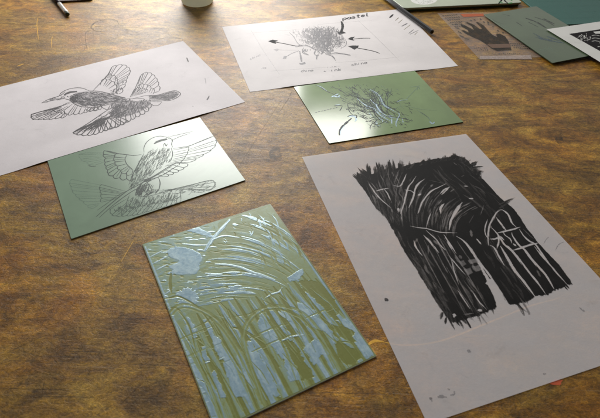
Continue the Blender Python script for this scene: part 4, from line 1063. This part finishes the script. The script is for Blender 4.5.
for p, d, l in (((361, 181), (-.7, -.6), 10), ((371, 176), (-.3, -1), 9), ((368, 178), (-.7, -.7), 11), ((389, 174), (-.1, -1), 11), ((395, 174), (-.15, -1), 9), ((380, 175), (-.4, -1), 7),
                ((473, 168), (1, -.1), 8), ((472, 165), (.9, -.5), 5), ((500, 204), (1, -.5), 10), ((500, 207), (1, -.6), 12), ((446, 318), (-.1, .9), 5), ((442, 313), (-.2, .8), 5)):
    for j in range(3): brush((p[0] + ru(-1, 1), p[1] + ru(-1, 1)), d, l * ru(.7, 1.1), ru(1.0, 2.0), ru(.6, 1), 1.0)
# brush work inside the black: thinner grey passages following the vault ribs and the shafts
def rib(tt, s0, s1):
    A_ = V2((400 + 82 * tt, 168 + 38 * tt)); C_ = V2((394 + 62 * tt, 222 + 14 * tt)); B_ = A_.lerp(C_, .45) + V2((-9 - 8 * tt, -4))
    return [A_.lerp(B_, q).lerp(B_.lerp(C_, q), q) for q in (s0, (s0 + s1) / 2, s1)]
for _ in range(330):
    t0 = ru(-.15, 1); s0 = ru(0, .8)
    cv.stroke([P.w(q) for q in spline(rib(t0, s0, min(1.05, s0 + ru(.15, .5))), 4)], ru(.0006, .0018), random.choice((.15, .35, .5, .65, .9, 1)), ru(.4, .85), .0005, .8, (.2, .2))
UL = [(360, 180), (400, 172), (398, 225), (385, 212)]; UR = [(425, 164), (462, 158), (500, 205), (480, 206), (440, 182)]
LL = [(392, 225), (420, 245), (455, 318), (440, 305)]; MID = [(474, 232), (492, 232), (524, 296), (512, 302), (492, 268)]; LA = [(418, 240), (440, 236), (490, 300), (458, 318)]
for poly, d, n_, lo, hi in ((UL, (.45, .9), 70, .5, 1), (UR, (.7, .7), 60, .7, 1), (LL, (.5, .86), 60, .6, 1), (MID, (.52, .85), 40, .65, 1), (LA, (.52, .85), 60, .7, 1)):
    for _ in range(n_):
        p = inpoly(poly); brush(p, (d[0] + ru(-.15, .15), d[1] + ru(-.15, .15)), ru(7, 20), ru(.8, 2.6), ru(lo - .22, hi), .8, ru(-.1, .1), ru(.5, .9), (.2, .2))
cv.weight = 1.25; cv.dry = .4
for pts in ([(424, 240), (436, 262), (452, 290), (466, 316)], [(436, 240), (452, 268), (470, 300), (478, 313)], [(444, 238), (460, 262), (478, 292), (488, 309)], [(416, 238), (428, 262), (444, 292)]): P.line(pts, .9, 1, 5)
def fan(tt, s0, s1):
    A_ = V2((400 + 82 * tt, 168 + 38 * tt)); C_ = V2((394 + 62 * tt, 222 + 14 * tt)); B_ = A_.lerp(C_, .45) + V2((-9 - 8 * tt, -4))
    return [A_.lerp(B_, q).lerp(B_.lerp(C_, q), q) for q in (s0, (s0 * 2 + s1) / 3, (s0 + s1 * 2) / 3, s1)]
for tt, s0, s1, w_, mi_ in ((.05, .2, .8, .6, 1), (.15, .4, .9, .7, 1), (.48, .3, .6, .8, 1), (.56, .1, .5, .6, 1), (.62, .55, .95, .9, 1), (.72, .2, .6, .9, 1), (.78, .6, .95, .8, 1), (.85, .3, .9, .6, 1), (.92, .1, .5, .7, 1), (.98, .4, .95, .9, 1)):
    P.line(fan(tt, s0, s1), w_, mi_, 5, .4, (.2, .2))
r2 = P.at(350, 150); r3 = P.at(410, 150); r4 = P.at(390, 205); r5 = P.at(480, 195); r6 = P.at(420, 260); r7 = P.at(490, 245)
def LN(pen, *ls):
    for pts, w, mi in ls: pen.line(pts, w, mi, 5, .35, (.25, .25), .6)
LN(r2, ([(337, 142), (318, 185), (298, 215), (258, 212)], 1.0, 0), ([(395, 155), (372, 190), (345, 228), (322, 320), (302, 380)], 1.2, 0), ([(447, 172), (415, 195), (392, 225), (378, 280), (350, 345)], 1.4, 0),
   ([(575, 200), (530, 222), (480, 250), (432, 310), (405, 380)], 1.1, 0), ([(595, 222), (565, 235), (538, 262)], 1.3, 0), ([(112, 200), (150, 255), (190, 300), (245, 345)], .9, 0), ([(205, 235), (225, 262), (242, 300)], 1.0, 0),
   ([(155, 245), (190, 235), (232, 228)], 1.1, 0), ([(560, 325), (542, 350), (540, 380)], 1.2, 0), ([(325, 238), (360, 243), (390, 258)], .9, 0), ([(405, 270), (425, 262)], 1.5, 0), ([(375, 250), (385, 262)], 1.4, 0), ([(287, 345), (292, 370)], 1.8, 0),
   ([(180, 150), (200, 180)], .8, 1), ([(230, 110), (228, 150), (240, 190)], .7, 1), ([(250, 130), (262, 160)], .9, 1), ([(290, 140), (270, 180), (262, 205)], .7, 1), ([(120, 190), (160, 235)], .7, 1), ([(480, 220), (495, 208)], 1.0, 1), ([(300, 300), (282, 345)], .7, 1), ([(470, 180), (560, 200)], .5, 1))
LN(r3, ([(312, 312), (282, 345), (262, 380), (242, 425)], 1.5, 0), ([(235, 218), (212, 245), (188, 268)], 1.1, 0), ([(205, 320), (188, 335), (175, 358)], 1.5, 0), ([(265, 232), (240, 250)], .9, 1), ([(322, 215), (345, 217)], 1.3, 0), ([(352, 290), (378, 290)], 1.4, 0), ([(250, 360), (225, 400)], .9, 1),
   ([(305, 160), (325, 150)], .8, 1), ([(260, 75), (280, 90)], .8, 1), ([(120, 215), (135, 205)], .9, 1), ([(540, 350), (510, 380), (505, 418)], .9, 1))
LN(r4, ([(425, 0), (392, 45), (365, 90), (352, 150)], 1.7, 0), ([(305, 5), (300, 40)], 1.2, 0), ([(345, 40), (328, 90), (315, 145)], 1.1, 1), ([(247, 40), (228, 90), (215, 142)], .9, 0), ([(120, 125), (170, 135), (225, 142), (300, 162), (400, 166)], .9, 0),
   ([(395, 185), (440, 215), (480, 262), (540, 350), (600, 420)], 2.2, 0), ([(200, 180), (235, 215), (262, 250), (292, 285)], 1.6, 0), ([(215, 150), (245, 178), (275, 205), (300, 240), (335, 272)], 1.0, 0), ([(142, 210), (152, 245), (170, 275), (192, 302)], 1.2, 0), ([(165, 200), (148, 225)], 1.3, 1),
   ([(340, 208), (352, 235), (372, 268)], 1.0, 0), ([(482, 148), (488, 190)], 2.0, 1), ([(515, 200), (545, 235)], 1.2, 0), ([(582, 85), (566, 140), (572, 180), (592, 205)], .9, 0), ([(230, 240), (228, 295)], 1.0, 1), ([(388, 300), (410, 335), (432, 352)], 2.2, 1), ([(350, 300), (400, 360), (452, 420)], .8, 0),
   ([(60, 20), (50, 45)], 1.2, 1), ([(100, 0), (96, 45)], .7, 1), ([(190, 0), (170, 50)], .8, 1), ([(260, 210), (275, 225), (290, 235)], 2.0, 1), ([(415, 300), (425, 320)], 2.2, 1), ([(490, 360), (510, 395)], 1.8, 1), ([(560, 0), (540, 60)], .6, 1), ([(500, 60), (470, 110)], .5, 1))
r6.area([(388, 140), (405, 150), (440, 215), (462, 292), (490, 285), (522, 268), (480, 190), (430, 110), (410, 118)], 0, .0003)
LN(r4, ([(250, 165), (300, 245), (345, 330), (380, 400)], .8, 1), ([(285, 180), (330, 260), (372, 340), (400, 415)], .9, 1), ([(320, 175), (360, 235), (395, 290)], 1.0, 0), ([(400, 215), (430, 260), (470, 320)], .8, 1), ([(230, 190), (300, 320), (340, 400)], .7, 1), ([(440, 370), (470, 415)], 1.2, 1), ([(460, 300), (510, 380)], 1.0, 1))
LN(r6, ([(170, 60), (230, 170), (290, 290)], .7, 1), ([(260, 120), (330, 215), (385, 305)], .8, 1), ([(280, 100), (330, 170)], .8, 1), ([(345, 0), (385, 50), (425, 105), (480, 190), (535, 270)], 1.6, 0), ([(188, 0), (205, 70), (232, 150)], .7, 0), ([(225, 180), (260, 235), (300, 292)], .8, 0), ([(315, 190), (350, 245), (402, 300)], .9, 0), ([(240, 210), (290, 280)], .6, 1), ([(120, 0), (170, 80)], .6, 1),
   ([(240, 190), (290, 262), (320, 320)], .7, 1), ([(300, 180), (320, 192)], 1.3, 1), ([(150, 30), (200, 110)], .5, 1), ([(260, 325), (320, 318)], .9, 1), ([(345, 300), (370, 298)], 1.8, 0), ([(195, 325), (215, 330)], 2.0, 0), ([(200, 335), (205, 342)], 1.0, 0))
r6.area([(230, 10), (262, 0), (275, 25), (250, 38)], 1, .0002); r6.area([(285, 0), (335, -10), (345, 12), (300, 25)], 1, .0002); r6.area([(262, 58), (300, 45), (315, 75), (290, 90)], 1, .0002); r6.area([(320, 40), (350, 30), (365, 60), (335, 70)], 1, .0002)
LN(r5, ([(50, 300), (48, 250), (55, 190), (75, 145), (100, 105), (125, 88)], 1.3, 0), ([(122, 88), (140, 92), (170, 120), (190, 165), (215, 190)], 1.5, 0), ([(95, 130), (120, 165), (150, 205), (165, 215)], 1.5, 0), ([(100, 228), (150, 216), (195, 205), (240, 190)], 1.5, 0), ([(70, 195), (100, 228), (125, 265), (150, 300), (200, 345), (250, 418)], 1.5, 0),
   ([(190, 225), (195, 245), (230, 295), (270, 330), (300, 370), (335, 425)], 1.6, 0), ([(235, 205), (262, 245), (295, 275), (330, 295), (370, 350), (420, 418)], 1.5, 0), ([(190, 332), (240, 318), (290, 300), (350, 285)], 1.6, 0), ([(60, 300), (85, 315), (115, 370), (145, 420)], 1.3, 0), ([(60, 262), (90, 262), (115, 250)], 1.3, 0),
   ([(105, 235), (112, 275), (100, 320)], 1.2, 0), ([(120, 245), (145, 270)], 1.0, 0), ([(135, 215), (150, 240), (180, 262), (190, 290)], .9, 0), ([(200, 290), (215, 305)], 1.6, 0), ([(170, 255), (182, 262)], 1.3, 0), ([(160, 300), (190, 330)], 1.2, 0), ([(60, 180), (70, 200)], 1.3, 1), ([(255, 200), (290, 235), (330, 270)], .7, 1))
LN(r7, ([(62, 5), (100, 70), (150, 155), (205, 222), (268, 308)], 2.2, 0), ([(130, 25), (180, 90), (235, 165), (285, 225), (332, 292)], 1.5, 0), ([(195, 20), (240, 75), (290, 130), (340, 190), (382, 262)], 1.9, 0), ([(262, 5), (305, 60), (355, 115), (410, 180), (468, 245)], 1.3, 0), ([(20, 30), (45, 80), (70, 110)], .6, 1),
   ([(280, 150), (300, 190)], 1.4, 1), ([(90, 80), (170, 200), (250, 300)], .4, 1))
cv.build('brush_drawing', M['ink_wash'], t)
for pen_o, marks in (((400, 370, 6.0), (([(180, 180), (185, 165), (192, 190)], 1.4, 0), ([(225, 162), (250, 158), (282, 163)], 1.8, 0), ([(285, 110), (300, 120)], 1.2, 0), ([(300, 150), (325, 145), (325, 125)], 1.0, 0))),
                     ((0, 0, 1), (([(543, 374), (546, 373.5)], 1.2, 0), ([(385, 301), (387.5, 298.5)], 2.4, 1), ([(467, 350), (471, 352)], 2.2, 0))),
                     ((490, 245, 5.97), (([(535, 372), (550, 388), (568, 395)], 1.8, 0),)),
                     ((480, 195, 5.97), (([(380, 290), (395, 265), (410, 250)], .7, 0), ([(450, 330), (470, 295), (500, 280)], .7, 0)))):
    for pts, w, mi in marks:
        a = MB(h_trace, 0.00005); Pen(a).at(*pen_o).line(pts, w, 0, 5, .5); a.build('smudge', [M['pencil_light'], M['ink']][mi], t)

# ------------------------------------------------------------------ things at the far side of the bench
# cutting mat
MT = 0.0025
mt = [(0.392, 0.905), (0.95, 1.09), (1.03, 0.85), (0.455, 0.700)]
mt = [Vector((x, y, MT)) for x, y in [(0.375, 0.90), (0.375 + .60 * .98, 0.90 + .60 * .10), (0.375 + .60 * .98 + .02, 0.90 + .06 - .19), (0.375 + .045, 0.90 - .175)]]
mt[0] = at(519, -3, MT); d1 = (at(552, 24, MT) - mt[0]).normalized(); dR = Vector((-d1.y, d1.x, 0)); mt[3] = mt[0] + d1 * 0.125; mt[2] = mt[3] + dR * .62; mt[1] = mt[0] + dR * .62
mt[0] = mt[0] - d1 * .30; mt[1] = mt[1] - d1 * .30
t = empty('cutting_mat', centre(mt), 'dark teal cutting mat under the sheets in the far corner of the bench', 'cutting mat')
slab('mat', mt, MT - .0001, [M['mat_green'], M['mat_green']], t, .0004, .004)
g = MB(flat(MT), 0.00005)
for k in range(1, 24):
    a = mt[3] + dR * .025 * k - d1 * .012; b = a - d1 * .40; g.ribbon([(a.x, a.y), (b.x, b.y)], .0003, 0, (1, 1))
for k in range(1, 17):
    a = mt[3] - d1 * .025 * k + dR * .012; b = a + dR * .59; g.ribbon([(a.x, a.y), (b.x, b.y)], .0003, 0, (1, 1))
g.build('grid_lines', M['mat_line'], t)
# printed film with a hand
hfl = lambda x, y: 0.0006 + wave(x, y, 3, .0002)
fq = quad_on([(437, 13.2), (497, 12.5), (556, 57), (479, 58.8)], hfl)
t = empty('printed_film', centre(fq), 'clear film printed with dark open hand and orange strip, half under dull green plate', 'film print')
sheet('film', fq, hfl, M['film'], t, nx=30, ny=30, single=True)
g = MB(hfl, .00005); P = Pen(g); Z = P.at(430, 5)
Z.area([(182, 115), (200, 118), (235, 135), (262, 150), (250, 128), (210, 105), (225, 103), (262, 118), (300, 145), (310, 140), (275, 105), (285, 102), (320, 122), (345, 150), (375, 180), (400, 192), (395, 172), (420, 172), (450, 190), (468, 215), (475, 240), (488, 270), (400, 275), (370, 262), (345, 242), (300, 212), (250, 190), (215, 172), (185, 152), (200, 150), (232, 165), (225, 150), (190, 130)], 0, .0005)
g.build('hand_print', [M['film_dark']], t)
g = MB(hfl, .00009); P = Pen(g); Z = P.at(430, 5)
Z.area([(340, 235), (478, 232), (482, 255), (372, 258)], 0, .0003)
g.build('brown_band', M['film_brown'], t)
g = MB(hfl, .00007); P = Pen(g); Z = P.at(430, 5)
Z.area([(180, 55), (318, 52), (325, 68), (200, 72)], 0, .0002); g.build('orange_strip', M['film_orange'], t)
g = MB(hfl, .00007); P = Pen(g); Z = P.at(430, 5)
Z.area([(300, 305), (600, 300), (610, 325), (295, 325)], 0, .0003); g.build('pale_edge', M['film_pale'], t)
g = MB(hfl, .00012); P = Pen(g); Z = P.at(430, 5)
for r in range(6):
    g = MB(hfl, .00012); P = Pen(g); Z = P.at(430, 5)
    for k in range(7 - r // 2):
        x = 75 + k * 13 + r * 14; y = 62 + r * 13 - k * 1.0
        if not (180 < x < 330 and y < 80): Z.line([(x, y), (x + 10, y + 5)], 2.4, 0, 3)
    g.build('dash_row', M['film_grey'], t)
g = MB(hfl, .00012); P = Pen(g); Z = P.at(430, 5)
for a, b in (((262, 85), (270, 92)), ((318, 98), (324, 106)), ((345, 110), (352, 118)), ((372, 128), (380, 132)), ((300, 80), (304, 90)), ((240, 90), (250, 96)), ((150, 135), (175, 140)), ((165, 155), (190, 170)), ((170, 100), (185, 105)), ((150, 112), (165, 116)), ((340, 98), (350, 108)), ((400, 150), (412, 158)), ((430, 162), (440, 168)), ((175, 180), (205, 195)), ((205, 200), (235, 206))): Z.line([a, b], 2.6, 0, 3)
g.build('radiating_dashes', M['film_grey'], t)
g = MB(hfl, .00012); P = Pen(g); Z = P.at(430, 5)
for r in range(3):
    for k in range(8): Z.line([(478 + k * 13 + r * 10, 228 + r * 12 + k), (486 + k * 13 + r * 10, 231 + r * 12 + k)], 2.6, 0, 3)
g.build('black_dashes', [M['film_grey']], t)
g = MB(hfl, .00012); P = Pen(g); Z = P.at(430, 5)
for x0, y0, n_ in ((410, 290, 11), (262, 255, 7), (280, 268, 6)):
    for k in range(n_): Z.line([(x0 + k * 12, y0 + (k % 2) * 3), (x0 + k * 12 + 7, y0 + 4 - (k % 3) * 3)], 1.5, 0, 3)
g.build('caption', M['film_grey'], t)
# dull green plate, resting half on the mat
fp = [at(483.5, 14.5, .0040), at(546, 11.5, .0054), at(612, 51.5, .0058), at(552.8, 63.0, .0040)]
d = (fp[0] - fp[3]); e = (fp[2] - fp[3])
fp[1] = fp[0] + e; 
t = empty('printing_plate', centre(fp), 'dull dark green plate lying across the cutting mat under a black and white print', 'printing plate', 'incised green printing plates')
slab('plate', fp, .0014, [M['far_plate'], M['plate_edge_dark']], t)
n_ = e.cross(d).normalized(); n_ = n_ if n_.z > 0 else -n_
hfp = lambda x, y: fp[3].z - (n_.x * (x - fp[3].x) + n_.y * (y - fp[3].y)) / n_.z
g = MB(hfp, .00005); P = Pen(g); Y8 = P.at(480, 0, 4.975)
for pts, w in (([(225, 90), (280, 110), (330, 140)], 4), ([(270, 85), (330, 105), (370, 130)], 3), ([(240, 110), (290, 135)], 2), ([(310, 90), (370, 120)], 3), ([(110, 70), (150, 80)], 1.5), ([(60, 95), (85, 110), (120, 120)], .7), ([(180, 110), (210, 130)], 2)): Y8.line(pts, w, 0, 5, .4)  # dark reflections in the plate, painted on as strokes
for pts, w in (([(265, 165), (310, 190), (360, 200)], 4), ([(275, 185), (330, 200), (420, 215)], 4), ([(330, 180), (400, 205)], 4)): Y8.line(pts, w, 1, 5, .4)  # bluish reflection, likewise painted as strokes
for pts, w in (([(280, 240), (310, 250), (330, 235)], .8), ([(320, 255), (350, 240), (360, 255)], .8), ([(100, 120), (130, 135), (165, 140)], .7), ([(330, 230), (370, 250)], .6)): Y8.line(pts, w, 2, 5, .4)
g.build('surface_marks', [plain('dark_reflection_patch', (0.03, 0.04, 0.04), .4, alpha=(0, .8), alpha_scale=150), plain('blue_reflection_patch', (0.06, 0.11, 0.14), .3, alpha=(0.1, .8), alpha_scale=150), M['scrib_pale']], t)
# black and white print
hpr = lambda x, y: 0.0066 + wave(x, y, 6, .0003)
c0 = hit(546.5, 29.3, hpr); c1 = hit(600, 21.6, hpr); c2 = hit(600, 62, hpr)
eu = (c1 - c0); eu.z = 0; eu.normalize(); ev = Vector((eu.y, -eu.x, 0)); 
if ev.dot(c2 - c0) < 0: ev = -ev
ev2 = (c2 - c0); ev2.z = 0; ev2.normalize()
prq = [c0, c0 + eu * .21, c0 + eu * .21 + ev2 * .148, c0 + ev2 * .148]
t = empty('relief_print', centre(prq), 'white paper print with a black block of pale cut marks, at the far right edge', 'print')
sheet('print_paper', prq, hpr, M['card'], t, nx=30, ny=20)
g = MB(hpr, .00006); P = Pen(g)
b0 = hit(569, 34, hpr); b1 = hit(600, 29.4, hpr); b3 = hit(600, 51.2, hpr)
e1 = (b1 - b0).normalized(); e2 = (b3 - b0).normalized()
g.area([(p.x, p.y) for p in (b0, b0 + e1 * .135, b0 + e1 * .135 + e2 * .095, b0 + e2 * .095)], 0, .0004)
g.build('black_block', M['print_black'], t)
g = MB(hpr, .00016); P = Pen(g); X5 = P.at(560, 20, 10.45)
for k in range(46):
    a = random.uniform(0, 6.28); r = random.random() ** .5; x = 255 + 68 * r * math.cos(a); y = 180 + 42 * r * math.sin(a)
    an = random.uniform(0, 3.14); X5.line([(x, y), (x + 14 * math.cos(an), y + 9 * math.sin(an))], .9, 0, 3)
X5.area([(345, 125), (420, 118), (460, 130), (450, 145), (370, 145)], 0)
for y in (165, 195, 225): X5.line([(330, y), (370, y - 5), (430, y + 5)], 1.2, 0)
for k in range(30):
    x = random.uniform(380, 900); y = random.uniform(150, 320); X5.line([(x, y), (x + 30, y + random.uniform(-8, 8))], 1.3, 0, 3)
g.build('surface_marks', M['card'], t)
# pale green box lid
LZ = .007
l0 = at(404, 8.2, LZ); l1 = at(522.5, 2.6, LZ); dd = (l1 - l0); dd.normalize(); up = Vector((-dd.y, dd.x, 0))
sh = at(393, 0, LZ) - l0
pl = [l0 + up * .17 - dd * .0, l1 + up * .17, l1, l0]
pl[0] = l0 + up * .17 - dd * .03
t = empty('plastic_case', centre(pl), 'pale green flat case with a white round motif, beyond the black pencil', 'case')
slab('case_lid', [p + Vector((0, 0, 0)) for p in pl], .0030, [M['pale_block'], M['pale_block']], t, .0006, .006)
slab('case_base', [p - Vector((0, 0, .0032)) + (centre(pl) - p).normalized() * Vector((1, 1, 0)) * .003 if False else Vector((p.x + (centre(pl).x - p.x) * .02, p.y + (centre(pl).y - p.y) * .02, LZ - .0032)) for p in pl], .0037, [M['pale_block'], M['plate_edge_dark']], t, .0006, .006)
g = MB(flat(LZ), .00005); P = Pen(g); T = P.at(400, 0, 5.0)
T.area([(120 + 68 * math.cos(k / 24 * 6.28), -3 + 27 * math.sin(k / 24 * 6.28)) for k in range(24)], 0)
g.k += 5
for k in range(60):
    a = random.uniform(0, 6.28); r = .88 * random.random() ** .5; x = 120 + 66 * r * math.cos(a); y = -3 + 26 * r * math.sin(a); an = random.uniform(0, 3.14)
    T.line([(x, y), (x + 6 * math.cos(an), y + 3 * math.sin(an))], 1.3, 1, 3)
g.build('round_motif', [M['motif_white'], M['motif_grey']], t)
g = MB(flat(LZ), .00005); P = Pen(g); T = P.at(400, 0, 5.0)
T.line([(492, 20), (505, 5), (515, -12)], 3.0, 0, 5); T.line([(515, -12), (525, 5), (540, 18)], 3.0, 0, 5); T.line([(540, 18), (562, 14)], 4.0, 1); T.line([(495, 8), (512, 15)], 4.0, 1); T.line([(548, -10), (560, 5)], 3.0, 1)
g.build('green_emblem', [M['print_black'], M['motif_green']], t)
# black pencil lying over the corner of the plant drawing
PZ = .0048
a = at(432.3, 32.2, PZ); b = at(384, -3, PZ); dr = (b - a).normalized(); L = .176
t = empty('pencil', Vector((a.x, a.y, 0)), 'glossy black pencil lying across the corner of the plant drawing', 'pencil')
rod('barrel', a, a + dr * .158, [(0, .0031), (.004, .0036), (1, .0036)], M['barrel'], t, 6)
rod('sharpened_tip', a + dr * .158, a + dr * .172, [(0, .0035), (1, .0011)], M['bare_wood'], t)
rod('lead', a + dr * .172, a + dr * .178, [(0, .0011), (1, .0003)], M['core'], t)
# pen at the far left
PZ = .0042
a = at(68.0, 14.6, PZ); b = at(54.5, -2, PZ); dr = (b - a).normalized()
t = empty('paintbrush', Vector((a.x, a.y, 0)), 'dark slim paintbrush handle with a silver end section, far left of the bench', 'paintbrush')
rod('handle_tip', a, a + dr * .006, [(0, .0022), (.3, .0032), (1, .0034)], M['pen_tip'], t)
rod('silver_band', a + dr * .006, a + dr * .052, [(0, .0034), (.1, .0037), (.9, .0037), (1, .0035)], M['silver'], t)
rod('handle', a + dr * .052, a + dr * .19, [(0, .0034), (.2, .0040), (.7, .0032), (1, .0018)], M['pen_barrel'], t)
# brown board whose edge just shows
q = [at(60, 1.2, .003), at(92, -0.6, .003)]
dd = (q[1] - q[0]).normalized(); up = Vector((-dd.y, dd.x, 0))
br = [q[0] + up * .12 - dd * .01, q[1] + up * .12, q[1], q[0] - dd * .01]
t = empty('board', centre(br), 'dark brown board whose near edge shows behind the paintbrush', 'board')
slab('board_panel', br, .0029, [M['brown_card'], M['brown_card']], t, .0004, .005)
# milky bottle
c = at(197, 8.5, 0); R_ = (at(213.6, 3, 0) - at(181.2, 3, 0)).length / 2 * .985
cy = c.y + R_; cx = at(197.3, 3, 0).x
t = empty('plastic_bottle', Vector((cx, cy, 0)), 'milky pale green plastic bottle standing at the far edge of the view', 'bottle')
lathe('bottle_body', [(R_ * .82, 0), (R_ * .93, .0010), (R_ * .99, .0035), (R_, .007), (R_, .05), (R_ * .995, .095), (R_ * .96, .103), (R_ * .80, .113), (R_ * .5, .121), (R_ * .40, .124), (R_ * .40, .128)], M['bottle'], t, cx, cy)
lathe('cap', [(R_ * .46, .128), (R_ * .47, .130), (R_ * .46, .148), (R_ * .40, .150)], M['bottle_cap'], t, cx, cy)
lathe('label', [(R_ * 1.006, .030), (R_ * 1.01, .0305), (R_ * 1.01, .0855), (R_ * 1.006, .086)], M['liquid_label'], t, cx, cy)

# ------------------------------------------------------------------ light: window wall beyond the bench, a smaller pane beside it
def area_lamp(name, x0, x1, z0, z1, y, rad, col, spread=None):
    ld = bpy.data.lights.new(name, 'AREA'); ld.shape = 'RECTANGLE'; ld.size = abs(x1 - x0); ld.size_y = abs(z1 - z0)
    ld.energy = rad * math.pi * ld.size * ld.size_y; ld.color = col
    o = bpy.data.objects.new(name, ld); COL.objects.link(o)
    o.location = ((x0 + x1) / 2, y, (z0 + z1) / 2)
    o.rotation_euler = (math.radians(-90), 0, 0)
    return o
area_lamp('window_light', -0.57, -0.015, 0.13, 0.90, 1.35, 11.0, (1.0, 0.985, 0.96))
area_lamp('window_light', 0.015, 0.23, 0.54, 0.71, 1.35, 11.0, (1.0, 0.98, 0.93))
w = bpy.data.worlds.new('World'); S.world = w; w.use_nodes = True
nt = w.node_tree; bg = nt.nodes['Background']
tc = nt.nodes.new('ShaderNodeTexCoord'); sp = nt.nodes.new('ShaderNodeSeparateXYZ'); nt.links.new(tc.outputs['Generated'], sp.inputs[0])
r = ramp(nt, math_(nt, 'ADD', math_(nt, 'MULTIPLY', sp.outputs['Y'], .5), .5), [(0.0, (.03, .028, .025)), (.5, (.16, .152, .145)), (1.0, (1.1, 1.07, 1.04))])
nt.links.new(r, bg.inputs[0]); bg.inputs[1].default_value = 0.55
S.view_settings.view_transform = 'Standard'; S.view_settings.look = 'None'
S.view_settings.exposure = 0.08; S.view_settings.gamma = 1.0
S.cycles.use_denoising = True
